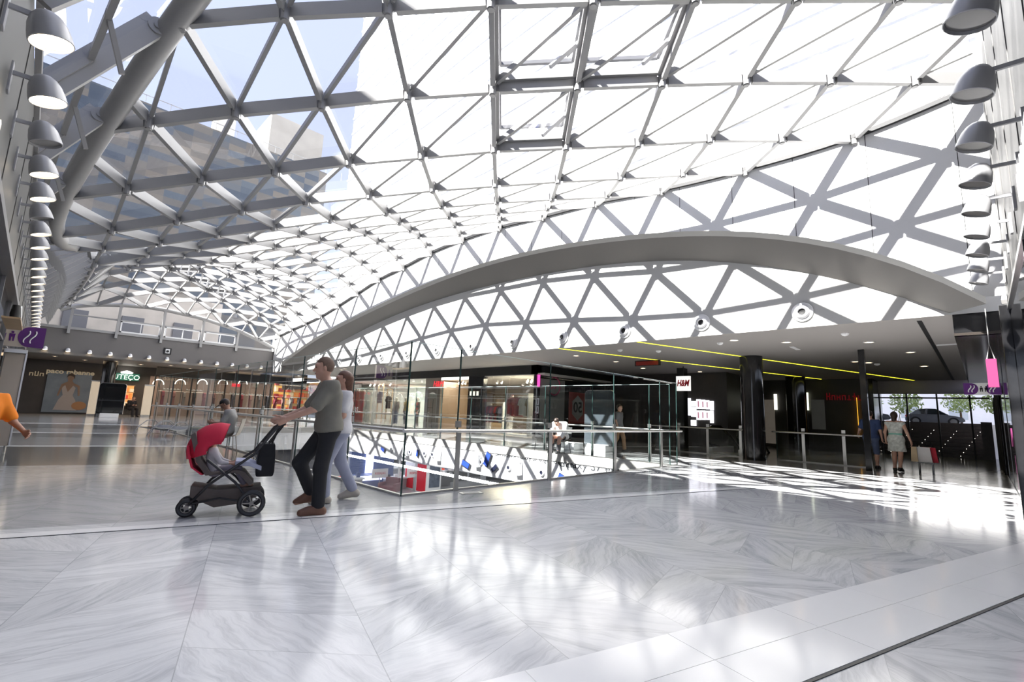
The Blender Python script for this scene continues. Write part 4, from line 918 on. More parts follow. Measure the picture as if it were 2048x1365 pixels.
# the man with the pushchair, and the woman behind him
DIR = math.atan2(.287, -.958)
mp = at(622,1027,Z=0)
person('man in olive-grey T-shirt and black trousers walking left, pushing the pushchair', (mp.x,mp.y,0), DIR, dict(
    pel=(-.10,0,.95), che=(-.07,0,1.28), nck=(-.04,0,1.47), hea=(.02,0,1.62), lsh=(-.06,.19,1.41), rsh=(-.06,-.19,1.41), lel=(.10,.25,1.15), lwr=(.36,.20,1.03), rel=(.12,-.25,1.15), rwr=(.38,-.20,1.03),
    lhi=(-.10,.09,.93), lkn=(-.04,.11,.50), lan=(-.05,.11,.085), lto=(.12,.13,.035), rhi=(-.10,-.09,.93), rkn=(.16,-.10,.54), ran=(.0,-.13,.20), rto=(.15,-.14,.10)), 1.02, .013,
    top=cloth('olive_grey', (.19,.18,.15)), sleeve=.85, bottom=cloth('black_denim', (.014,.014,.017)), shoe=mat('brown_leather', (.16,.075,.045), .5), hair=mat('cropped_hair', (.16,.10,.07), .7, var=.3, scale=50), curl=.9, loose=.012)
wp = at(668,1007,Z=0)
person('woman with long brown hair in white blouse walking behind the man with the pushchair', (wp.x+.05,wp.y+.12,0), DIR, dict(
    lkn=(.16,.10,.52), lan=(.14,.11,.085), lto=(.30,.12,.035), rkn=(-.06,-.10,.50), ran=(-.26,-.11,.12), rto=(-.10,-.12,.035), lel=(.02,.25,1.14), lwr=(.2,.22,.98)), .96, .016,
    top=cloth('white_blouse', (.70,.69,.70)), sleeve=.7, bottom=cloth('pale_denim', (.38,.40,.50)), shoe=mat('cream_shoe', (.55,.50,.42), .6), hair=M_HAIRR, long_hair=.26, female=True, loose=.01)
# man in a cap on a wire chair by the left balustrade
SEAT = dict(pel=(0,0,.52), che=(-.02,0,.84), nck=(.05,0,1.02), hea=(.13,0,1.14), lsh=(.0,.19,.97), rsh=(.0,-.19,.97), lel=(.10,.23,.70), lwr=(.32,.10,.72), rel=(.10,-.23,.70), rwr=(.32,-.10,.72),
    lhi=(.02,.09,.50), lkn=(.44,.12,.49), lan=(.50,.13,.085), lto=(.66,.14,.035), rhi=(.02,-.09,.50), rkn=(.44,-.12,.49), ran=(.50,-.13,.085), rto=(.66,-.14,.035))
def chair(label, loc, rz, m=None, grp=None):
    t = thing('wire_chair', label, 'chair', loc, rz, grp); M = WM[t.name]; P = lambda *a: M @ V(a); m = m or M_CHROME
    b = MB(); b.loft([[P(x,-.21,z),P(x,.21,z),P(x,.21,z-.015),P(x,-.21,z-.015)] for x, z in ((.24,.435),(.1,.43),(-.1,.425),(-.2,.44))]); b.build('seat', m, t)
    b = MB(); b.loft([[P(x,-.2,z),P(x,.2,z),P(x-.012,.2,z),P(x-.012,-.2,z)] for x, z in ((-.2,.44),(-.245,.56),(-.28,.70),(-.30,.82))]); b.build('backrest', m, t)
    for sx, sy in ((.2,.18),(.2,-.18),(-.18,.18),(-.18,-.18)):
        b = MB(); b.cyl(P(sx*.8,sy*.8,.43), P(sx*1.15,sy*1.15,0), .009, n=6); b.build('leg', m, t)
    b = MB(); b.cyl(P(.19,.17,.18),P(-.17,-.17,.18),.006,n=6); b.cyl(P(.19,-.17,.18),P(-.17,.17,.18),.006,n=6); b.build('brace', m, t); return t
cp = V((3.32,12.55,0)); ca = math.atan2(.45,-.9)
chair('wire-legged chair under the man in the black cap by the left balustrade', cp, ca, mat('beige_wire_chair', (.30,.25,.20), .5))
person('man in black cap and grey T-shirt sitting by the left balustrade, looking at his hands', cp, ca, SEAT, 1.0, .015, skin=M_SKIN2, top=cloth('heather_grey', (.36,.35,.34), .2, 30), sleeve=.75, bottom=cloth('beige_trousers', (.26,.21,.17)), shoe=M_BLACKM, hair=M_HAIRB, cap=M_BLACKM, face=(.75,0,-.65))
# person in white bending forward on a chair across the void
wp = at(1124,906,Z=0); wa = math.atan2(-.2,-1)
chair('dark chair under the person in the white shirt across the void', wp, wa, M_BLACKM)
chair('empty dark chair beside the person in the white shirt', (wp.x+.1,wp.y+1.0,0), wa+.5, M_BLACKM)
person('person in dazzling white shirt sitting bent forward across the void', wp, wa, dict(SEAT, che=(.10,0,.80), nck=(.28,0,.93), hea=(.42,0,.97), lsh=(.20,.19,.90), rsh=(.20,-.19,.90), lel=(.36,.25,.66), lwr=(.42,.15,.46), rel=(.36,-.25,.66), rwr=(.42,-.15,.46)), 1.0, .02, top=cloth('bright_white', (.82,.82,.82)), sleeve=1.6, bottom=cloth('dark_trousers', (.05,.05,.06)), shoe=M_BLACKM, hair=M_HAIRB, face=(.8,0,-.7), loose=.02)
gp = at(1222,905,Z=0)
person('person in grey top carrying a white bag past the dark totem', (gp.x+.5,gp.y,0), R(-80), dict(lkn=(.14,.10,.51), lan=(.18,.10,.085), lto=(.34,.12,.035), rkn=(-.04,-.1,.50), ran=(-.22,-.10,.12), rto=(-.07,-.12,.04)), .95, .022, top=cloth('mid_grey', (.16,.16,.17)), sleeve=.7, bottom=cloth('tan_trousers', (.30,.18,.10)), shoe=M_BLACKM, hair=M_HAIRB)
# shoppers walking to the exit
fp = at(1797,944,Z=0)
M_FLORAL = mat('floral_print', (.55,.57,.53), .8, var=.55, scale=16)
person('woman in pale floral dress with mint belt walking away towards the exit', (fp.x,fp.y,0), R(-8), dict(lkn=(.10,.09,.50), lan=(.06,.09,.085), rkn=(-.02,-.09,.50), ran=(-.16,-.09,.12), rto=(-.02,-.11,.035), rel=(-.02,-.28,1.14), rwr=(.02,-.34,.90)), .96, .017, dress=M_FLORAL, cover=mat('mint_belt', (.20,.50,.40), .6), shoe=M_BLACKM, hair=M_HAIRB, long_hair=.12, female=True)
person('man in navy shirt walking away on the left of the woman in the floral dress', (fp.x+.35,fp.y+.62,0), R(-5), dict(lel=(.0,.27,1.15), lwr=(.12,.34,1.0), lkn=(.0,.1,.5), rkn=(.08,-.1,.5), ran=(.06,-.1,.085), rto=(.2,-.12,.035)), .98, .02, top=cloth('navy_shirt', (.035,.06,.15)), sleeve=.7, bottom=cloth('blue_shorts', (.08,.11,.20)), short=True, shoe=M_BLACKM, hair=M_HAIRB)
# person in orange at the left edge, and the far seated person
op = at(-84,1035,Z=0)
person('person in orange T-shirt at the left edge reaching an arm forward', (op.x,op.y,0), R(-50), dict(lel=(.14,.27,1.12), lwr=(.36,.24,1.0), rel=(.1,-.25,1.14), rwr=(.33,-.2,1.0)), .82, .016, skin=M_SKIN2, top=cloth('orange', (.80,.22,.012), .06), sleeve=.8, bottom=cloth('dark_trousers', (.05,.05,.06)), shoe=M_BLACKM, hair=M_HAIRB, loose=.012)
dp = V((4.55,38.6,0))
chair('dark chair under the far seated person near the green lit sign', dp, R(-70), M_BLACKM)
person('person in dark clothes sitting far away below the green lit sign', dp, R(-70), SEAT, 1.0, .026, top=cloth('near_black', (.02,.018,.02)), sleeve=1.8, bottom=cloth('near_black', (.02,.018,.02)), shoe=M_BLACKM, hair=M_HAIRB, skip_face=True)
# shop mannequins
M_MAN = mat('ivory_mannequin', (.62,.56,.46), .4)
for px, tc, bc, lab in ((789,cloth('camouflage', (.16,.13,.08), .6, 14),cloth('blue_jeans', (.05,.09,.17)),'mannequin in patterned brown jacket and jeans, leftmost of the three'), (809,cloth('mustard_top', (.50,.34,.03)),cloth('navy_skirt', (.025,.03,.06)),'mannequin in mustard top and navy skirt in the left shop window'), (832,cloth('olive_coat', (.17,.14,.09)),cloth('olive_coat', (.17,.14,.09)),'mannequin in long olive shirt beside the beige pier')):
    p = at(px,860,X=XS+.75)
    person(lab, (p.x,p.y,.12), R(190 if px < 800 else 165), dict(lel=(-.03,.24,1.14), rel=(-.05,-.24,1.14), rwr=(.05,-.2,.92)), 1.03, .022, skin=M_MAN, top=tc, sleeve=1.5, bottom=bc, shoe=None, female=True, name='mannequin', cat='mannequin', skip_face=True)
# ------------------------------------------------------------------ pushchair
wf, wr_ = at(372,1034,Z=0), at(498,1022,Z=0)
po = (wf+wr_)/2; st = thing('pushchair', 'three-wheeled pushchair with red hood and black frame pushed by the man', 'pushchair', (po.x,po.y,0), DIR)
M_ = WM[st.name]; Lh = (wf-wr_).length/2
def P(x, y, z): return M_ @ V((x, y, z))
M_HOOD = mat('crimson_fabric', (.55,.015,.05), .8, var=.1); M_CHAS = mat('pushchair_black', (.02,.02,.022), .4); M_TAUPE = mat('taupe_mesh_fabric', (.12,.10,.09), .9, var=.2)
def wheel(x, y, r, w):
    b = MB(); c = P(x, y, r); ay = P(0,1,0)-P(0,0,0)
    b.tube([c+(P(math.cos(a),0,math.sin(a))-P(0,0,0))*(r-w) for a in np.linspace(0, 2*math.pi, 25)[:-1]], w, 8, True); o = b.build('wheel', M_CHAS, st, True)
    b = MB(); b.cyl(c-ay*.02, c+ay*.02, .022, n=10)
    for k in range(5): a = k*2*math.pi/5; b.bar(c, c+(P(math.cos(a),0,math.sin(a))-P(0,0,0))*(r-w), .012, .018, up=ay)
    b.lathe([(r-w*2.0,-.012),(r-w*2.0,.012),(r-w*1.6,.012),(r-w*1.6,-.012)], c, ay, 20); b.build('rim', mat('wheel_rim_grey', (.30,.28,.25), .5), o)
for y in (.10,-.10): wheel(Lh, y, .095, .024)
for y in (.26,-.26): wheel(-Lh, y, .14, .026)
b = MB()
for y in (.22,-.22):
    b.tube([P(Lh-.02,y*.5,.13),P(.12,y,.34),P(-.28,y,.66),P(-Lh-.16,y,.93),P(-Lh-.24,y,.99)], .015, 8)
    b.tube([P(-Lh,y*1.15,.14),P(-.12,y,.36),P(.16,y,.60)], .014, 8)
    b.tube([P(-Lh,y*1.15,.14),P(0,y,.20),P(Lh-.02,y*.5,.13)], .012, 8)
b.tube([P(-Lh,-.26,.14),P(-Lh,.26,.14)], .012, 8); b.tube([P(Lh,-.11,.10),P(Lh,.11,.10)], .012, 8); b.tube([P(Lh-.02,-.11,.13),P(Lh-.02,.11,.13)], .014, 8)
b.build('frame', M_CHAS, st, True)
b = MB(); b.tube([P(-Lh-.24,-.24,.99),P(-Lh-.24,.24,.99)], .019, 10); b.build('handle', M_CHAS, st, True)
# seat faces the pusher: backrest towards the front wheels
b = MB(); b.loft([[P(x,-.18,z),P(x,.18,z),P(x+.04,.18,z-.03),P(x+.04,-.18,z-.03)] for x, z in ((-.30,.34),(-.20,.46),(-.14,.48),(.12,.46),(.22,.60),(.30,.88))]); b.build('seat', M_TAUPE, st, True)
rings = []
for i in range(9):
    a = R(-18+i*15.5); rings.append([P(.10+.30*math.cos(a)*(1-.06*abs(math.cos(p))), .215*math.cos(p)*1.0, .70+.27*math.sin(a)*math.sin(p)+.02) if False else P(.08+(.10+.20*math.sin(p))*math.cos(a), .215*math.cos(p), .68+(.08+.22*math.sin(p))*math.sin(a)) for p in np.linspace(0, math.pi, 13)])
b = MB(); b.loft(rings, cap=False, closed=False); hd_ = b.build('hood', M_HOOD, st, True)
so_ = hd_.modifiers.new('thickness', 'SOLIDIFY'); so_.thickness = .012
b = MB(); b.loft([[P(x,-.205,z),P(x,.205,z),P(x-.02,.205,z),P(x-.02,-.205,z)] for x, z in ((.20,.44),(.30,.52),(.345,.66),(.36,.74))]); b.build('back_panel', M_HOOD, st, True)
b = MB(); b.loft([[P(x,-.17,z),P(x,.17,z),P(x,.14,z-dz),P(x,-.14,z-dz)] for x, z, dz in ((-.38,.30,.10),(-.2,.29,.17),(.05,.28,.19),(.28,.33,.12))]); b.build('basket', M_TAUPE, st, bevel=.01)
b = MB(); b.loft([[P(x,-.19,z),P(x,.19,z),P(x,.19,z-.05),P(x,-.19,z-.05)] for x, z in ((-.36,.52),(-.24,.57),(-.1,.58))]); b.build('footmuff', mat('pale_blue_blanket', (.45,.47,.58), .9, var=.15), st, bevel=.01)
# bag hung from the handle
bg_ = thing('shoulder_bag', 'black bag hanging from the pushchair handle in front of the man', 'bag', P(-Lh-.10,0,.40), DIR)
b = MB(); b.loft([[P(-Lh-.10+x*s,y*s,z) for x, y in ((-.09,-.17),(.09,-.17),(.09,.17),(-.09,.17))] for z, s in ((.40,.96),(.46,1.05),(.62,1.0),(.76,.86))]); b.build('bag_body', cloth('bag_black', (.012,.012,.014)), bg_, bevel=.02)
b = MB()
for y in (-.1,.1): b.tube([P(-Lh-.14,y,.75),P(-Lh-.22,y,.99),P(-Lh-.26,y,1.0),P(-Lh-.24,y,.96),P(-Lh-.10,y,.74)], .008, 6)
b.build('strap', M_CHAS, bg_, True)
ck = po + V((0,0,0))
person('toddler sitting in the red-hooded pushchair facing the man', P(.10,0,0), DIR+math.pi, dict(pel=(0,0,.92), che=(-.05,0,1.22), nck=(-.08,0,1.42), hea=(-.06,0,1.60), lsh=(-.06,.16,1.36), rsh=(-.06,-.16,1.36), lel=(.12,.22,1.12), lwr=(.34,.14,1.08), rel=(.12,-.22,1.12), rwr=(.34,-.14,1.08),
    lhi=(.02,.09,.92), lkn=(.46,.13,.96), lan=(.62,.13,.64), lto=(.78,.14,.60), rhi=(.02,-.09,.92), rkn=(.46,-.13,.96), ran=(.62,-.13,.64), rto=(.78,-.14,.60)), .50, .03, top=cloth('baby_white', (.55,.53,.55)), sleeve=1.6, bottom=cloth('baby_grey', (.22,.20,.24)), hair=M_HAIRB, skip_face=False)
# shopping bags beside the woman in the floral dress
sb = fp+V((.05,-.52,0))
for k, (dx, dy, c, lab) in enumerate(((0,-.05,(.74,.72,.72),'white shopping bag held by the woman in the floral dress'), (.14,-.16,(.62,.02,.05),'red shopping bag behind the white one at the floral dress'), (-.06,.14,(.55,.42,.26),'tan paper shopping bag between the floral dress and the white bag'))):
    q = sb+V((dx,dy,.32)); t = thing('shopping_bag', lab, 'bag', q, 0)
    b = MB(); b.loft([[q+V((x*s,y*s2,z)) for x, y in ((-.08,-.17 if k < 2 else -.07),(.08,-.17 if k < 2 else -.07),(.08,.17 if k < 2 else .07),(-.08,.17 if k < 2 else .07))] for z, s, s2 in ((0,1,1.05),(.2,1,.95),(.40,.6,.8))]); b.build('paper_body', mat('bag_'+lab.split()[0], c, .6), t)
    b = MB(); b.tube([q+V((0,-.08,.40)),q+V((0,-.05,.55)),q+V((0,.05,.55)),q+V((0,.08,.40))],.006,6); b.build('cord_handle', M_BLACKM, t)
t = thing('stool', 'small black stool under the shopping bags by the exit walkway', 'stool', sb+V((.05,-.08,0)), 0); q = WM[t.name].translation
b = MB(); b.cbox(q+V((0,0,.30)), (.26,.34,.03)); b.build('seat', M_BLACK, t)
for x, y in ((.1,.14),(-.1,.14),(.1,-.14),(-.1,-.14)):
    b = MB(); b.bar(q+V((x,y,0)), q+V((x,y,.29)), .035, .035); b.build('leg', M_BLACK, t)
# ------------------------------------------------------------------ left side: lit letters, pylon, blade sign, shop window goods
tl = thing('shop_lettering', 'glowing white script letters on the upper left wall at the picture edge', 'sign', (-.42,5.6,3.0)); WM[tl.name] = Matrix.Translation((-.42,5.6,3.0))
for k, (ch, y, z) in enumerate((('l',4.05,3.05),('o',4.35,2.98),('o',4.72,3.0),('f',5.0,3.06))): text(ch, .42, (-.46,y,z), (0,1,0), (0,0,1), mat('warm_white_lit', (.9,.86,.8), .4, emit=(1,.86,.70), es=.22), 'letter', tl, .02, .15, .02)
p0, p1 = at(20,700,Y=14), at(48,700,Y=14); q0 = at(0,893,Y=14)
t = thing('information_pylon', 'beige information pylon standing by the left wall behind the person in orange', 'pylon', ((p0.x+p1.x)/2,14,0))
xa, xb = -.50, -.20
b = MB(); b.box((xa,13.93,.16),(xb,14.07,2.02)); b.build('panel', M_BEIGE, t, bevel=.01)
b = MB(); b.box((xa-.02,13.9,2.02),(xb+.02,14.1,2.10)); b.build('cap', M_CHROME, t, bevel=.006)
for x in (xa+.04, xb-.04):
    b = MB(); b.cyl((x,14,.0),(x,14,.16),.022,n=10); b.build('foot', M_CHROME, t)
b = MB(); b.box((xb+.0,13.92,.16),(xb+.025,14.08,2.02)); b.build('edge_profile', M_CHROME, t)
def icon_person(b, c, r, u, s):
    n = V(r).cross(V(u))*.004; c = V(c); r = V(r); u = V(u)
    pr = [(-.16,-.5),(-.05,-.5),(-.04,-.1),(.04,-.1),(.05,-.5),(.16,-.5),(.2,.2),(-.2,.2)]
    b.prism([c+r*x*s+u*y*s for x, y in pr], n); b.prism([c+r*.11*math.cos(a)*s+u*(.34+.11*math.sin(a))*s for a in [k*math.pi/4 for k in range(8)]], n)
def blade(label, o, r, L, Hh, ell_side, icons, ic0):
    """flat two-colour direction sign: white board with a purple half-disc and icons"""
    r = V(r); u = V((0,0,1)); n = r.cross(u); o = V(o); t = thing('direction_sign', label, 'sign', o)
    b = MB(); b.prism([o, o+r*L, o+r*L+u*Hh, o+u*Hh], -n*.09); b.build('board', M_SIGNW if icons > 2 else M_BEIGE, t)
    for es in ell_side:
        c = o+r*(L-Hh*.5 if es > 0 else Hh*.5)+u*Hh/2; b = MB()
        if es > 0: pts = [c+r*Hh*.5+u*Hh/2]+[c+r*(-Hh*.42*math.sin(a))+u*Hh*.49*math.cos(a) for a in np.linspace(.1, math.pi-.1, 12)]+[c+r*Hh*.5-u*Hh/2]
        else: pts = [c-r*Hh*.5+u*Hh/2]+[c+r*(Hh*.42*math.sin(a))+u*Hh*.49*math.cos(a) for a in np.linspace(.1, math.pi-.1, 12)]+[c-r*Hh*.5-u*Hh/2]
        b.prism([q+n*.001 for q in pts], n*.004); b.build('purple_disc', M_PURPLE, t)
        b = MB()
        for dx in (-.12,.10): b.tube([c+n*.008+r*(dx+.13*y+.07*math.sin(y*9))*Hh+u*y*Hh for y in np.linspace(-.3,.3,9)], .012, 6)
        b.build('wave_mark', M_WHITE, t)
    b = MB()
    for k in range(2): icon_person(b, o+r*(ic0+k*Hh*.3)+u*Hh*.5+n*.001, r, u, Hh*.5)
    for k in range(icons): b.prism([o+r*(ic0+.25*Hh+(k+1)*Hh*.3)+u*Hh*z+r*w for w, z in ((0,.25),(Hh*.12,.25),(Hh*.12,.7),(0,.7))], n*.004)
    b.build('icons', M_PURPLE if icons < 3 else M_BLACKM, t); return t
blade('beige direction sign with purple disc jutting from the left wall above the pylon', (-.66,13.6,2.13), (1,0,0), .69, .42, (1,), 0, .10)
a, c = at(1926,767,X=16.2), at(2004,790,X=16.2)
blade('white direction sign with purple discs jutting from the right glass wall', (16.2,a.y,c.z), (0,-1,0), a.y-c.y, a.z-c.z, (-1,1), 3, (a.z-c.z)*1.1)
# goods behind the left shop glass are seen only as a shelf line with jars
b = MB(); b.box((-.52,11.2,2.42),(-.30,13.2,2.45)); tag(b.build('shelf', M_WOOD), 'narrow shelf ledge above the beige direction sign', 'shelf')
for i, (c, hh_) in enumerate(((M_BLACKM,.30),(M_BLACKM,.30),(M_WHITE,.38))):
    b = MB(); y = 12.0+i*.35; b.lathe([(0,0),(.06,0),(.07,hh_*.5),(.05,hh_),(0,hh_)], (-.40,y,2.45), n=12); tag(b.build('vase', c, None, True), ('first black vase on the ledge above the beige sign','second black vase on the ledge, beside the white one','white vase on the ledge above the beige sign')[i], 'vase')
# right side: outlined letters on a dark fascia, pink banners
b = MB(); b.box((2.6,-.475,3.06),(6.05,-.44,3.52)); tag(b.build('sign_fascia', M_BLACKM), 'dark sign board high on the right wall behind the outlined letters', 'sign board')
t = thing('shop_lettering', 'large white outlined capitals on the dark board of the right wall', 'sign', (5,-.43,3.1))
for k, ch in enumerate('UNITED C'):
    if ch != ' ': text(ch, .40, (5.80-k*.255,-.405,3.34), (-1,0,0), (0,0,1), M_WHITEL, 'letter', t, .02, sx=.9)
M_PINK = mat('pink_glowing_cloth', (.10,.004,.04), .6, emit=(1,.06,.42), es=.13)  # plain cloth given a glow of its own; brightness put into the colour
pb = at(1980,705,Y=-.16); zz = at(1980,775,X=pb.x).z
t = thing('banner', 'bright pink banner hanging from a cord in front of the right glass wall', 'banner', (pb.x,-.16,zz))
b = MB(); b.loft([[(pb.x+dx,y,z) for dx, y in ((-.04,-.215),(.04,-.215),(.05,-.105),(-.05,-.105))] for z in (zz, pb.z-.1)]); b.build('cloth', M_PINK, t); b = MB(); b.tube([(pb.x,-.2,pb.z-.1),(pb.x,-.16,pb.z+.12),(pb.x,-.12,pb.z-.1)],.008,5); b.cyl((pb.x,-.16,pb.z+.1),(pb.x,-.16,3.0),.006,n=5); b.build('cord', M_STEEL, t)
for k, (x, z0, z1) in enumerate(((13.4,.95,1.3),(12.6,.15,.8))):
    b = MB(); b.box((x,-.40,z0),(x+.35,-.385,z1)); tag(b.build('window_sticker', mat('pink_sticker', (.14,.01,.075), .5)), ('upper','lower')[k]+' pink sticker on the right glass wall behind the square portal post', 'sticker')
for i in range(7):
    b = MB(); z = 1.0+(i%3)*.4; x = 20+i*1.1; b.cyl((x,-.37,.0),(x,-.37,2.4+.1*(i%2)),.02,n=8); tag(b.build('glazing_post', M_BLACKM), 'thin black post in front of the right glass wall towards the exit', 'post', 'posts by the right glass wall')
# ------------------------------------------------------------------ far shopfronts
YQ = 41.45
def onF(px, py): return at(px, py, Y=YQ)
a, c = onF(97,741), onF(172,828)
t = thing('advert_poster', 'large backlit perfume advert with a figure in a white dress on the far wall', 'poster', ((a.x+c.x)/2,YQ,.1)); zb_ = .1; W_ = c.x-a.x; Hh_ = a.z-zb_
M_AD = mat('advert_sky', (.07,.075,.08), .6, var=.9, scale=1.1, emit=(.10,.12,.14), es=.12)
b = MB(); b.box((a.x,YQ-.06,zb_),(c.x,YQ,a.z)); b.build('sheet', M_AD, t)
def ad(name, pts, m, dz=.07): 
    b = MB(); b.prism([(a.x+W_*x,YQ-dz,zb_+Hh_*z) for x, z in pts], (0,-.008,0)); b.build(name, m, t)
M_ADW = mat('advert_white', (.17,.145,.135), .6, emit=(.3,.25,.22), es=.08); M_ADS = mat('advert_skin', (.13,.085,.06), .6, emit=(.2,.12,.08), es=.06)
ad('figure_dress', [(.24,.06),(.76,.05),(.70,.30),(.62,.42),(.66,.60),(.60,.66),(.50,.50),(.42,.66),(.35,.60),(.40,.42),(.32,.30)], M_ADW)
ad('figure_skin', [(.42,.66),(.50,.50),(.60,.66),(.70,.62),(.74,.40),(.78,.42),(.75,.66),(.60,.72),(.56,.78),(.59,.84),(.55,.92),(.47,.92),(.44,.84),(.47,.76),(.33,.68),(.27,.40),(.31,.39),(.37,.62)], M_ADS, .078)
ad('figure_hair', [(.42,.84),(.44,.93),(.52,.97),(.60,.92),(.61,.82),(.57,.88),(.50,.90),(.45,.88)], M_HAIRB, .088)
ad('perfume_bottle', [(.80+.17*math.cos(w_),.17+.105*math.sin(w_)) for w_ in np.linspace(0,2*math.pi,18)[:-1]], mat('advert_amber', (.17,.09,.045), .5, emit=(.3,.13,.05), es=.08), .095)
text('paco rabanne', .40, onF(142,745)+V((0,-.06,.0)), (1,0,0), (0,0,1), mat('dull_gold_letters', (.35,.30,.22), .5, emit=(.5,.4,.25), es=.10), 'shop_sign', None, .02, bold=.012, sx=1.05, label='wide pale lettering above the large advert on the far wall', cat='sign')
marks(3, .28, .7, onF(73,749)+V((0,-.03,0)), (1,0,0), (0,0,1), mat('dull_gold_letters'), 'unit_number', None, 4, label='small pale unit number on the dark panel left of the advert', cat='sign')
a2, c2 = onF(231,746), onF(277,763)
t = thing('shop_sign', 'dark green lit shop sign right of the far round column', 'sign', ((a2.x+c2.x)/2,YQ,c2.z))
b = MB(); b.box((a2.x,YQ-.12,c2.z),(c2.x,YQ,a2.z)); b.build('board', mat('green_sign_board', (.012,.07,.045), .4, emit=(.01,.07,.045), es=.5), t); text('IUTEÇO', .46, ((a2.x+c2.x)/2-.1,YQ-.13,(a2.z+c2.z)/2-.03), (1,0,0), (0,0,1), mat('pale_green_letters', (.6,.7,.62), .4, emit=(.6,.75,.65), es=.6), 'letters', t, .01, sx=.95)
b = MB(); q = onF(252,748); b.lathe([(0,0),(.3,-.02),(.34,.06),(.1,.16),(0,.18)], q+V((0,-.4,.02)), n=16); tag(b.build('pendant_lamp', mat('bright_pendant', (.9,.9,.85), .4, emit=(1,.95,.85), es=2)), 'small bright lamp just above the green sign', 'light')
for k, (x0, x1) in enumerate(((184,196),(290,300))):
    a3, c3 = at(x0,763 if k == 0 else 772,Y=38.6), at(x1,828,Y=38.6); t = thing('display_pillar', ('beige lit display pillar between the advert and the far column' if k == 0 else 'beige display pillar right of the far seated person'), 'pillar', (a3.x,38.6,0))
    b = MB(); b.box((a3.x,38.5,.12),(a3.x+.46,38.7,a3.z)); b.build('panel', mat('beige_lit_panel', (.50,.44,.36), .5, emit=(.5,.42,.32), es=.25 if k == 0 else .05), t); b = MB(); b.box((a3.x-.02,38.48,a3.z),(a3.x+.48,38.72,a3.z+.08)); b.build('cap', M_CHROME, t); b = MB(); b.box((a3.x,38.55,0),(a3.x+.46,38.65,.12)); b.build('foot', M_CHROME, t)
# lit niche behind the far seated person
def niche(label, x0, x1, y0, y1, back, lit, goods, n, m):
    A, B_ = onF(x0,y0), onF(x1,y1); zb = max(.1, B_.z); t = thing('shop_shelf', label, 'shelving', ((A.x+B_.x)/2,YQ,zb))
    b = MB(); b.box((A.x,YQ-.03,zb),(B_.x,YQ,A.z)); b.build('back_panel', mat('niche_'+label.split()[0], back, .6, var=.2, scale=2, emit=lit, es=.6), t)
    for i in range(n+1):
        z = zb+(A.z-zb)*i/n; b = MB(); b.box((A.x,YQ-.5,z-.02),(B_.x,YQ,z+.02)); b.build('shelf', M_WOOD, t)
        if i < n:
            for g_ in range(goods):
                hz = (A.z-zb)/n*random.uniform(.45,.8); w_ = (B_.x-A.x)/goods; x = A.x+w_*g_; b = MB(); b.box((x+.04*w_,YQ-.42,z+.021),(x+w_*random.uniform(.6,.92),YQ-.1,z+.02+hz)); tag(b.build('boxed_goods', random.choice(m), bevel=.01), 'coloured goods standing on the '+label.split(' of ')[0], 'goods', 'goods on the '+label.split(' of ')[0])
GD = [mat('goods_'+n, c, .6, emit=c, es=.3) for n, c in (('red',(.55,.06,.03)),('orange',(.65,.22,.05)),('cream',(.65,.52,.34)),('maroon',(.25,.03,.03)))]
niche('amber lit shelves of the far shop behind the seated person', 243, 262, 771, 812, (.45,.24,.09), (.5,.22,.07), 3, 3, GD)
niche('yellow lit shelves of the far shop beside the arch foot', 549, 577, 759, 822, (.60,.40,.12), (.7,.42,.10), 4, 5, GD)
niche('dim shelves of the far shop left of the man in olive', 579, 612, 768, 822, (.30,.22,.10), (.22,.15,.06), 4, 4, GD)
# far glazed shop with arched lights
b = MB()
A, B_ = onF(300,760), onF(545,830)
b.box((A.x,YQ-2.1,2.75),(B_.x,YQ-2.0,3.35)); S('wall_back', b, M_BLACKM)
b = MB()
for i in range(9): x = A.x+(B_.x-A.x)*i/8; b.box((x-.04,YQ-2.1,0),(x+.04,YQ-2.0,2.75))
S('trim_13', b, M_BLACKM)
b = MB(); b.box((A.x,YQ-.02,0),(B_.x,YQ,2.75)); S('wall_back', b, mat('dim_shop_back', (.16,.12,.10), .6, var=.6, scale=.9, emit=(.10,.06,.04), es=.35))
ar0 = None
for i, px in enumerate((317,361,405,446,486,524)):
    q = at(px,766,Y=YQ-1.6)
    if ar0 is None:
        b = MB(); b.tube([q+V((.30*math.cos(w_),0,.34*math.sin(w_)-.12)) for w_ in np.linspace(0,math.pi,17)], .032, 8); ar0 = tag(b.build('arch_light', mat('arch_light_white', (.85,.85,.8), .4, emit=(1,.97,.88), es=.9), None, True), 'white arched light in the row inside the far glazed shop', 'light', 'arched lights in the far shop'); ob_ = ar0.location - q
    else: copy_tree(ar0, q+ob_)
for i, (px, py) in enumerate(((345,777),(390,779),(436,783),(475,786),(512,788))):
    q = at(px,py,Y=YQ-1.6); t = thing('shoe_display', 'glass shelf of pale shoes hanging in the far shop, %s from left' % ('first','second','third','fourth','last')[i], 'shelf', q)
    b = MB(); b.box((q.x-.55,q.y-.2,q.z-.14),(q.x+.55,q.y+.2,q.z-.12)); b.build('board', M_SHOPGL, t)
    b = MB(); [b.cyl((q.x+s,q.y,q.z-.14),(q.x+s,q.y,2.75),.012,n=6) for s in (-.5,.5)]; b.build('hanger', M_CHROME, t)
    for k in range(5):
        c = q+V((-.42+k*.2,0,-.115)); b = MB(); b.loft([[c+V((x+.0,y,z)) for y, z in ((-.04,0),(.04,0),(.03,hz),(-.03,hz))] for x, hz in ((-.10,.10),(-.03,.10),(.03,.05),(.10,.03))]); tag(b.build('shoe', M_WHITE if i != 2 else M_SIGNW, bevel=.008), 'pale shoe on a glass shelf in the far glazed shop', 'shoe', 'pale shoes in the far shop')
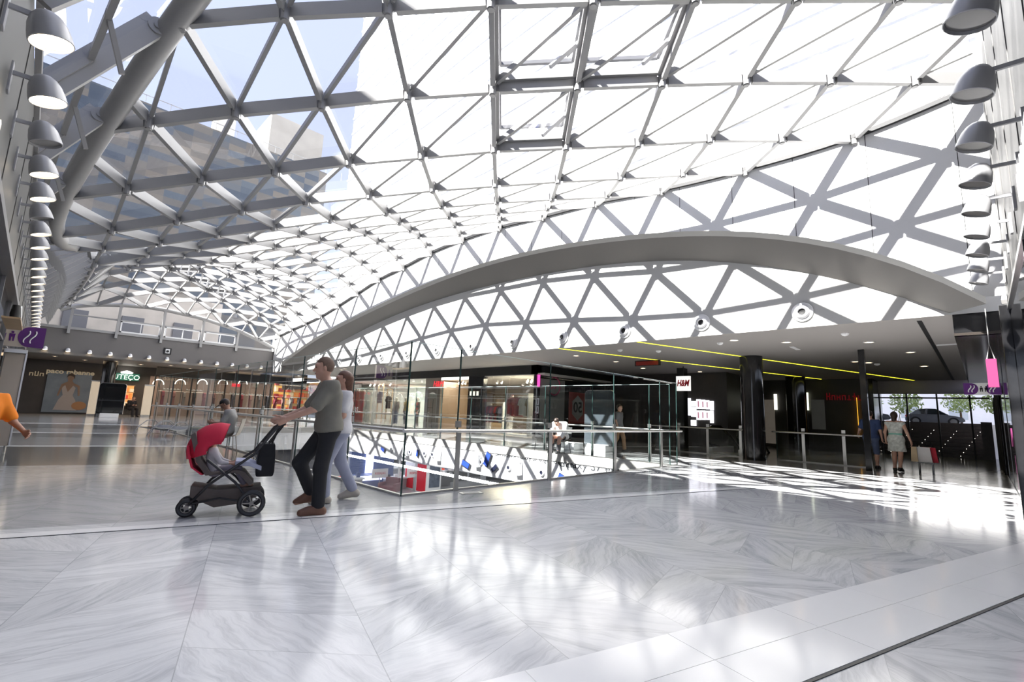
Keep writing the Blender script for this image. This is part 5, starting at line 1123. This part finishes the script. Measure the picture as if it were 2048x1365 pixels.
q = at(472,771,Y=YQ-1.7); b = MB(); b.cbox(q, (.55,.04,.24)); tag(b.build('sale_card', M_REDL), 'small bright red card hanging in the far glazed shop', 'sign')
cl_ = [mat('far_cloth_'+n, c, .8) for n, c in (('red',(.22,.03,.04)),('dark',(.05,.045,.05)),('grey',(.22,.20,.19)),('pink',(.30,.14,.13)))]
for i in range(16):
    x = A.x+.7+i*.62; tag(garment(None, x, YQ-1.0, 1.75, cl_[(i*7)%4], .95, .4, .16, 'x'), 'garment hanging dimly in the far glazed shop', 'garment', 'garments in the far shop')
b = MB(); b.cyl((A.x+.4,YQ-1.0,1.74),(A.x+10.6,YQ-1.0,1.74),.015,n=6); tag(b.build('clothes_rail', M_CHROME), 'long clothes rail inside the far glazed shop', 'rail')
area('far_shop_light', ((A.x+B_.x)/2,YQ-1.2,2.7), 9, 60, (1,.8,.6), 1.2)
area('far_hall_light', (5,38.3,3.3), 10, 40, (1,.72,.45), 3)
# gallery end shop signs near the arch foot
a, c = at(570,722,X=14.2), at(603,766,X=14.2)
b = MB(); b.box((14.2,c.y,2.3),(14.6,a.y,3.42)); S('wall_pier', b, M_BLACK)
text('P ABMOUSAJ', .56, at(622,717,X=12.185)+V((0,0,0)), (0,-1,0), (0,0,1), M_WHITEL, 'shop_sign', None, .02, bold=.02, sx=.8, label='white lit capitals at the foot of the arch behind the man in olive', cat='sign')
q = at(596,760,X=14.1); b = MB(); b.box((14.08,q.y-.95,q.z-.12),(14.16,q.y+.95,q.z+.12)); tag(b.build('light_box', mat('dim_white_lightbox', (.6,.58,.55), .4, emit=(1,.96,.9), es=.35)), 'slim pale light box under the dark pier left of the man', 'sign')
# ------------------------------------------------------------------ dark shops behind the columns
t = thing('video_wall', 'wall of bright white video screens in the dark gallery behind the front column', 'screen', (21.9,9.4,1.0))
M_SCR = mat('white_screen', (.1,.1,.1), .3, emit=(.92,.92,1.0), es=1.0); M_SCRI = mat('screen_picture', (.16,.05,.08), .5, emit=(.3,.1,.14), es=.4)
def zq(x, y): return at(1340+x/4.876, 740+y/4.876, X=21.95)
SR = [(155,278,203,445),(208,305,255,360),(208,365,255,408),(208,412,255,460),(258,288,298,382),(302,293,342,384),(346,298,384,386),(258,396,298,490),(302,396,342,490),(346,400,384,490),(390,305,425,395),(390,400,425,520),(205,490,255,548)]
for k, (x0, y0, x1, y1) in enumerate(SR):
    a, c = zq(x0,y0), zq(x1,y1); b = MB(); b.box((21.93,c.y,c.z),(21.98,a.y,a.z)); s_ = b.build('screen', M_SCR, t)
    if 4 <= k <= 9:
        m = (a+c)/2; b = MB(); w_ = (a.y-c.y)*.16; h_ = (a.z-c.z)*.32; b.box((21.92,m.y-w_,m.z-h_),(21.93,m.y+w_,m.z+h_)); b.build('screen_picture', M_SCRI, s_)
a, c = at(1352,753,X=19), at(1380,782,X=19)
t = thing('blade_sign', 'white square sign with red slanted letters hanging under the dark gallery ceiling', 'sign', (19,(a.y+c.y)/2,c.z))
b = MB(); b.box((19,c.y,c.z),(19.1,a.y,a.z)); b.build('board', mat('sign_board_lit', (.6,.6,.6), .4, emit=(.9,.88,.86), es=.35), t); text('H&M', .36, (18.98,(a.y+c.y)/2,(a.z+c.z)/2), (0,-1,0), (0,0,1), M_RED, 'letters', t, .008, .28, .012, sx=.66)
b = MB(); b.bar((19.05,(a.y+c.y)/2,a.z),(19.05,(a.y+c.y)/2,3.42),.03,.03); b.build('hanger', M_BLACKM, t)
b = MB(); b.box((19.6,9.02,0),(20.0,9.32,3.42)); S('pillar', b, M_BLACK, label='black square pier behind the free end of the tall glass')
def zw(px, py): return at(px, py, X=26.95)
for lab, x0, y0, x1, y1, c, e in (('pale lit shop panel between the two black columns', 1526,800,1552,888,(.28,.24,.20),.08),('bright narrow window strip left of the second column', 1548,789,1555,820,(.8,.8,.7),.9),('bright narrow window strip right of the second column', 1611,786,1618,821,(.75,.8,.6),1.0),('tall pale panel left of the front black column', 1437,787,1452,880,(.40,.40,.33),.16),('dim grey shop panel right of the second column', 1622,800,1652,860,(.12,.12,.11),.05),('tall amber light strip at the dark shop entrance', 1713,796,1719,872,(.7,.32,.03),.8)):
    a, c_ = zw(x0,y0), zw(x1,y1); b = MB(); b.box((26.9,c_.y,max(.05,c_.z)),(26.97,a.y,a.z)); tag(b.build('shop_display' if 'panel' in lab else 'light_strip', mat(lab.replace(' ','_')[:40], c, .5, var=.25, scale=2, emit=c, es=e)), lab, 'panel' if 'panel' in lab else 'light')
marks(7, .34, 1.45, zw(1688,796)+V((-.03,0,0)), (0,-1,0), (0,0,1), MATS['deep_red_neon'], 'shop_sign', None, 9, label='dim red neon lettering in the dark shop right of the second column', cat='sign')
# escalator head beside the front column
t = thing('escalator', 'black escalator handrail loop in the shade left of the front column', 'escalator', (18.6,6.9,0))
for y in (6.35, 7.45):
    b = MB(); b.tube([(23.0,y,-.75),(20.6,y,.55),(19.4,y,1.0),(18.6,y,1.0),(18.25,y,.9),(18.1,y,.68),(18.2,y,.45),(18.5,y,.30),(19.2,y,.22)], .045, 8); b.build('handrail', M_BLACK, t, True)
    b = MB(); b.prism([(18.3,y-.01,.30),(18.3,y-.01,.85),(18.6,y-.01,.96),(19.4,y-.01,.96),(20.6,y-.01,.5),(20.6,y-.01,.05),(18.4,y-.01,.05)], (0,.02,0)); b.build('side_glass', M_SHOPGL, t)
    b = MB(); b.box((18.4,y-.08,0),(20.6,y+.08,.2)); b.build('skirt', M_CHROME, t)
b = MB(); b.box((18.3,6.45,0.0),(19.6,7.35,.012)); b.build('landing_plate', M_CHROME, t)
# ------------------------------------------------------------------ street beyond the exit
def car(label, x, y, z, rz, paint, sc=1.0):
    t = thing('car', label, 'car', (x,y,z), rz); M = WM[t.name]; Q = lambda a, b_, c: M @ V((a*sc,b_*sc,c*sc))
    low = [(-2.0,.35,.55),(-1.95,.30,.82),(-1.5,.25,.92),(-.8,.22,.94),(.6,.22,.92),(1.3,.24,.84),(1.85,.30,.70),(2.0,.36,.50)]
    rings = []
    for x_, z0, z1 in low:
        w = .84-.10*abs(x_/2)**3; rings.append([Q(x_,-w*.94,z0),Q(x_,-w,(z0+z1)/2),Q(x_,-w*.93,z1),Q(x_,w*.93,z1),Q(x_,w,(z0+z1)/2),Q(x_,w*.94,z0)])
    b = MB(); b.loft(rings); b.build('body', paint, t, True)
    gr = [(-1.72,.90,.91,.72),(-1.15,.90,1.30,.62),(-.5,.90,1.42,.60),(.15,.90,1.40,.60),(.95,.88,.93,.70)]
    b = MB(); b.loft([[Q(x_,-w-.04*(z1<1),z0),Q(x_,-w,z1),Q(x_,w,z1),Q(x_,w+.04*(z1<1),z0)] for x_, z0, z1, w in gr]); b.build('windows', mat('car_glass', (.03,.04,.045), .05), t, True)
    b = MB(); b.loft([[Q(x_,-w,z1),Q(x_,w,z1),Q(x_,w*.95,z1+.03),Q(x_,-w*.95,z1+.03)] for x_, z1, w in ((-1.2,1.29,.62),(-.5,1.42,.60),(.15,1.40,.60),(.35,1.30,.60))]); b.build('roof_panel', paint, t, True)
    for sy in (1,-1):
        b = MB()
        for x0, x1, z1, z2 in ((-1.60,-1.12,.92,1.29),(-.52,-.44,.9,1.41),(.90,.28,.92,1.34)): b.bar(Q(x0,sy*.70 if z1 > .91 and abs(x0) > .6 else sy*.64,z1), Q(x1,sy*.61,z2), .06*sc, .05*sc)
        b.build('pillar_trim', paint, t)
    for x_ in (-1.28,1.25):
        for sy in (1,-1):
            b = MB(); b.lathe([(0,.0),(.20,.02),(.30,.03),(.315,.0),(.315,-.16),(.28,-.18),(0,-.18)], Q(x_,sy*.80,.315), M.to_3x3() @ V((0,sy,0)), 20); w_ = b.build('wheel', M_BLACKM, t, True)
            b = MB(); b.lathe([(0,.035),(.17,.032),(.20,.025)], Q(x_,sy*.80,.315), M.to_3x3() @ V((0,sy,0)), 14); b.build('hubcap', M_STEEL, w_)
    for sy in (1,-1):
        b = MB(); b.cbox(Q(-1.93,sy*.62,.74), (.10*sc,.24*sc,.16*sc), rz); b.build('tail_light', M_RED, t); b = MB(); b.cbox(Q(1.86,sy*.58,.62), (.16*sc,.26*sc,.12*sc), rz); b.build('headlight', M_WHITE, t)
    return t
SIL = mat('silver_car_paint', (.20,.21,.235), .3, 0); GRY = mat('grey_car_paint', (.13,.14,.165), .3, 0)
q = at(1868,842,X=48.5)
car('silver saloon car parked on the street beyond the exit steps, right of the two', 48.5, q.y, 1.56, R(-84), SIL, .84)
car('taller grey car parked behind the silver saloon, seen above the floral dress', 49.5, q.y+4.7, 1.56, R(-84), GRY, 1.0)
M_LEAF = mat('street_leaves', (.34,.42,.16), .8, var=.5, scale=3); M_BARK = mat('bark', (.12,.08,.05), .9)
def leaves(b, c, r, n):
    for i in range(n):
        d = V((random.gauss(0,1),random.gauss(0,1),random.gauss(0,1))).normalized()*r*random.random()**.4; p = V(c)+V((d.x,d.y,d.z*.8)); s = random.uniform(.10,.22)
        a = V((random.gauss(0,1),random.gauss(0,1),random.gauss(0,1))).normalized(); e = a.orthogonal().normalized(); b.poly([p-a*s, p+e*s*.5, p+a*s, p-e*s*.5])
for k, (x, y, h_) in enumerate(((60,8.3,2.6),(57,4.9,2.4),(63,1.4,2.8),(56,-1.2,2.4))):
    t = thing('street_tree', 'green street tree beyond the parked cars, '+('above the grey car','over the silver saloon','far behind the silver saloon','rightmost, by the glass wall')[k], 'tree', (x,y,1.55))
    b = MB(); b.cyl((x,y,1.55),(x+.1,y,1.55+h_*.6),.11,.07,n=8); b.build('trunk', M_BARK, t); b = MB(); leaves(b, (x,y,1.55+h_*.85), 1.35, 420); b.build('crown', M_LEAF, t)
t = thing('street_building', 'pale sunlit low building across the street beyond the exit', 'building', (140,5,1.5))
b = MB(); b.box((140,-70,1.5),(150,110,22)); b.build('facade', mat('pale_street_render', (.95,.94,.92), .8), t)
for i in range(20): b = MB(); b.box((139.9,-62+i*8,3.5),(140,-59+i*8,7.5)); b.build('window', mat('street_window', (.55,.60,.62), .4), t)
# tiny lights on the brown steps
b0 = None
for col in range(6):
    for r_ in range(8):
        x = 29.6+r_*.30-.004; y = 4.9-col*.82-r_*.10; z = .157*(r_+1)-.075
        if y < .1 or y > 6.3: continue
        if b0 is None: b = MB(); b.cyl((x-.004,y,z),(x+.004,y,z),.010,n=8); b0 = tag(b.build('step_light', mat('tiny_white_led', (.9,.9,.9), .4, emit=(1,.97,.9), es=2.2)), 'tiny white light set in the brown exit steps', 'light', 'tiny lights in the exit steps'); oo = b0.location-V((x,y,z))
        else: copy_tree(b0, V((x,y,z))+oo)
t = thing('step_handrail', 'short steel handrail on the brown exit steps', 'handrail', (29.7,3.0,0))
b = MB(); b.tube([(29.7,3.0,.95),(31.8,3.0,1.95)],.025,8); b.build('rail', M_CHROME, t)
for x, z in ((29.8,.157),(31.6,.157*6)):
    b = MB(); b.cyl((x,3.0,z),(x,3.0,z+.86),.018,n=8); b.build('post', M_CHROME, t)
# ------------------------------------------------------------------ void fascia graphics
XFS = VX1+.025
def onV(px, py): return at(px, py, X=XFS)
M_INK = mat('grey_print', (.035,.037,.042), .6); M_PBLUE = mat('phone_blue_face', (.02,.05,.28), .3); M_PHB = mat('phone_black', (.012,.014,.03), .2)
for txt_, px, py, s, lab in (('Galaxy S7 edge', 1182,934,.36,'grey printed phone name at the right end of the white void fascia'),('SAMSUNG', 1010,911,.20,'small grey maker name on the white void fascia'),('Galaxy S7 edge | Gear VR', 1088,921,.20,'small grey product line at the middle of the white void fascia'),('edge', 1246,942,.34,'grey word at the extreme right of the white void fascia')):
    text(txt_, s, onV(px,py)+V((-.005,0,0)), (0,-1,0), (0,0,1), M_INK, 'fascia_print', None, .003, sx=1.15, label=lab, cat='print')
for k, (px, py, ln, ang) in enumerate(((768,899,.36,-18),(837,907,.30,78),(934,929,.46,-18),(977,919,.52,68),(991,937,.32,42),(1128,956,.36,-20),(628,880,.3,60))):
    c = onV(px,py)+V((-.03,0,0)); a = R(ang); r = V((0,-math.cos(a),math.sin(a))); u = V((0,math.sin(a),math.cos(a)))
    t = thing('phone_model', 'blue-screened model phone on the white void fascia, '+('under the left glass clamp','just right of the corner glass edge','left of the third steel post','standing upright','thin one leaning at its foot','half hidden by the floor edge','leftmost behind the man')[k], 'phone', c)
    b = MB(); b.prism([c+r*x*ln/2+u*y*ln*.25 for x, y in ((-1,-1),(1,-1),(1,1),(-1,1))], (-.05,0,0)); b.build('case', M_PHB, t, bevel=.012)
    b = MB(); b.prism([c+V((-.052,0,0))+r*x*ln*.45+u*y*ln*.21 for x, y in ((-1,-1),(1,-1),(1,1),(-1,1))], (-.004,0,0)); b.build('screen', M_PBLUE if k != 4 else M_PHB, t)
for k, (px, py) in enumerate(((784,899),(821,905),(850,908),(866,910),(962,925),(1018,936),(1084,946))):
    c = onV(px,py); t = thing('ring_model', 'grey ring-shaped lens model on the white void fascia', 'model', c, 0, 'ring models on the void fascia')
    b = MB(); b.lathe([(.10,0),(.12,-.02),(.10,-.05),(.07,-.04),(.07,0)], c+V((-.01,0,0)), (1,0,0), 18); b.build('ring', M_LAMPW, t, True); b = MB(); b.lathe([(0,-.02),(.055,-.04),(.055,0)], c+V((-.01,0,0)), (1,0,0), 14); b.build('lens', M_PHB, t)
for k, (px, py) in enumerate(((815,902),(878,911),(957,922),(1039,937))):
    c = onV(px,py); b = MB(); b.box((c.x-.16,c.y-.14,c.z-.22),(c.x,c.y+.14,c.z+.22)); tag(b.build('plinth', M_WHITE, bevel=.01), 'small white plinth on the front of the white void fascia', 'plinth', 'white plinths on the void fascia')
for txt_, px, py, s in (('Galaxy S7', 372,853,.30),('edge', 399,854,.26),('Gear', 415,855,.26)):
    text(txt_, s, at(px,py,Y=VY1+.02), (1,0,0), (0,0,1), M_INK, 'fascia_print', None, .003, label='grey print on the far end of the white void fascia: '+txt_.split()[0].lower().replace('galaxy','longest word').replace('edge','middle word').replace('gear','right word'), cat='print')
for k, (px, py) in enumerate(((378,866),(388,866),(399,864))):
    c = at(px,py,Y=VY1+.02); b = MB(); w_ = .13 if k < 2 else .4; b.box((c.x-w_,c.y-.05,c.z-.2),(c.x+w_,c.y,c.z+.2)); tag(b.build('phone_model', M_PHB if k < 2 else mat('olive_phone', (.15,.16,.10), .3), bevel=.01), ('first narrow dark','second narrow dark','wide olive')[k]+' model phone on the far end of the void fascia', 'phone')
for k, (px, py) in enumerate(((312,868),(340,872))):
    q = at(px,py,Z=0); t = thing('tube_lounger', ('left','right')[k]+' curved tubular lounge chair by the far left end of the void', 'chair', q, R(40)); M = WM[t.name]
    for s in (-.3,.3):
        b = MB(); b.tube([M@V((x,s,z)) for x, z in ((-.6,.02),(-.42,.25),(-.1,.46),(.2,.45),(.45,.3),(.55,.02))], .016, 8); b.build('side_frame', M_STEELD, t, True)
    b = MB(); b.loft([[M@V((x,-.3,z)),M@V((x,.3,z)),M@V((x,.3,z-.02)),M@V((x,-.3,z-.02))] for x, z in ((-.40,.24),(-.05,.18),(.3,.22),(.45,.29))]); b.build('sling', M_STEELD, t)
# ------------------------------------------------------------------ lower shop floor seen through the glass
def onL(px, py): return at(px, py, Z=ZL)
KB = mat('kiosk_blue', (.05,.09,.24), .4); KL = mat('kiosk_lightbox', (.7,.7,.9), .4, emit=(.62,.66,1), es=1.6)
q = onL(738,968); t = thing('kiosk', 'blue kiosk with lit blue and white canopy on the lower floor', 'kiosk', q)
b = MB(); b.box((q.x-1.2,q.y-.6,ZL),(q.x+1.6,q.y+1.2,ZL+2.9)); b.build('tower', KB, t); b = MB(); b.box((q.x-1.6,q.y-1.0,ZL+2.9),(q.x+2.0,q.y+1.4,ZL+3.25)); b.build('canopy', KL, t)
b = MB(); b.box((q.x-.75,q.y-.75,ZL+.2),(q.x-.2,q.y-.6,ZL+2.7)); b.build('light_column', KL, t); b = MB(); b.box((q.x-2.6,q.y-2.2,ZL),(q.x-.3,q.y-1.2,ZL+.95)); b.build('counter', KB, t); b = MB(); b.box((q.x-2.6,q.y-2.25,ZL+.6),(q.x-.3,q.y-2.2,ZL+.92)); b.build('counter_light', KL, t)
for k, (px, py, w, d_, hh_, c) in enumerate(((800,957,4.2,1.1,.9,0),(806,976,3.0,1.0,.8,0),(870,972,2.4,1.0,.9,0),(905,962,2.6,1.0,.9,0),(950,952,2.2,.9,.9,0),(980,958,1.8,.9,.8,0),(668,950,3,1,1,0),(690,985,2.2,.9,.9,0))):
    q = onL(px,py); t = thing('display_table', 'grey display table with small goods on the lower floor, '+('behind the thin white pole','in front of the longest table','right of the red display stand','under the second steel post','left of the third steel post','furthest right','beside the blue kiosk','nearest the left glass')[k], 'table', q)
    b = MB(); b.box((q.x-w/2,q.y-d_/2,ZL+hh_-.1),(q.x+w/2,q.y+d_/2,ZL+hh_)); b.build('table_top', M_SIGNW, t); b = MB(); b.box((q.x-w/2+.1,q.y-d_/2+.1,ZL),(q.x+w/2-.1,q.y+d_/2-.1,ZL+hh_-.1)); b.build('base', M_LAMP, t)
    for i in range(6): b = MB(); x = q.x-w/2+.3+i*(w-.6)/5; y = q.y+random.uniform(-.25,.25); hz = random.uniform(.1,.35); b.box((x-.12,y-.1,ZL+hh_),(x+.12,y+.1,ZL+hh_+hz)); tag(b.build('boxed_goods', random.choice([M_WHITE,M_BLACKM,GD[0],M_LAMP,KB]), bevel=.01), 'small boxed goods on a display table of the lower floor', 'goods', 'boxed goods on the lower floor tables')
for k, (px, py, s) in enumerate(((846,986,1.0),(822,978,.8))):
    q = onL(px,py); t = thing('display_stand', ('tall white and red display stand right of the corner glass edge' if k == 0 else 'smaller red-sided display stand left of the tall one on the lower floor'), 'stand', q)
    b = MB(); b.box((q.x-.2,q.y-.6,ZL),(q.x+1.0,q.y+.6,ZL+2.5*s)); b.build('cabinet', M_SIGNW, t); b = MB(); b.box((q.x-.24,q.y-.5,ZL+.1),(q.x-.2,q.y+.5,ZL+1.9*s)); b.build('red_side', M_RED, t); b = MB(); b.box((q.x,q.y-.64,ZL+.4),(q.x+.85,q.y-.6,ZL+2.1*s)); b.build('picture_panel', mat('dim_picture', (.12,.14,.18), .4, var=.6, scale=4), t)
for k, (px, py) in enumerate(((757,984),(866,964),(826,982))):
    q = onL(px,py); t = thing('price_board', 'white price board with red print on the lower floor, '+('by the left glass','right of the tall stand','at the foot of the corner')[k], 'sign', q); b = MB(); b.box((q.x-.6,q.y-.03,ZL+.9),(q.x+.6,q.y,ZL+1.5)); b.build('board', M_WHITE, t); b = MB(); b.cyl((q.x,q.y,ZL),(q.x,q.y,ZL+.9),.03,n=8); b.build('stand', M_STEEL, t); text('REBAJAS', .22, (q.x,q.y-.035,ZL+1.2), (1,0,0), (0,0,1), M_RED, 'lettering', t, .004)
q = onL(778,986); t = thing('armchair', 'dark red armchair on the lower floor left of the corner glass edge', 'chair', q, R(-60)); M = WM[t.name]
def bx(nm, lo, hi): 
    b = MB(); b.box(lo, hi); b.v = [M @ v for v in b.v]; b.build(nm, mat('maroon_fabric', (.16,.015,.025), .8), t, bevel=.08)
bx('seat', (-.5,-.4,.08),(.5,.5,.45)); bx('backrest', (-.5,.3,.3),(.5,.6,.95)); bx('armrest', (-.68,-.4,.08),(-.45,.55,.65)); bx('armrest', (.45,-.4,.08),(.68,.55,.65))
q = at(795,985,Z=ZL); b = MB(); b.cyl((q.x,q.y,ZL),(q.x,q.y,-1.05),.07,n=12); tag(b.build('pole', M_WHITE, None, True), 'thin white pole rising from the lower floor left of the corner glass edge', 'pole')
area('lower_light', (16,20,-1.3), 12, 260, (.95,.97,1), 14); area('lower_light', (20,34,-1.3), 14, 260, (.95,.97,1), 10); area('lower_light', (9,34,-1.3), 10, 200, (.95,.97,1), 10)
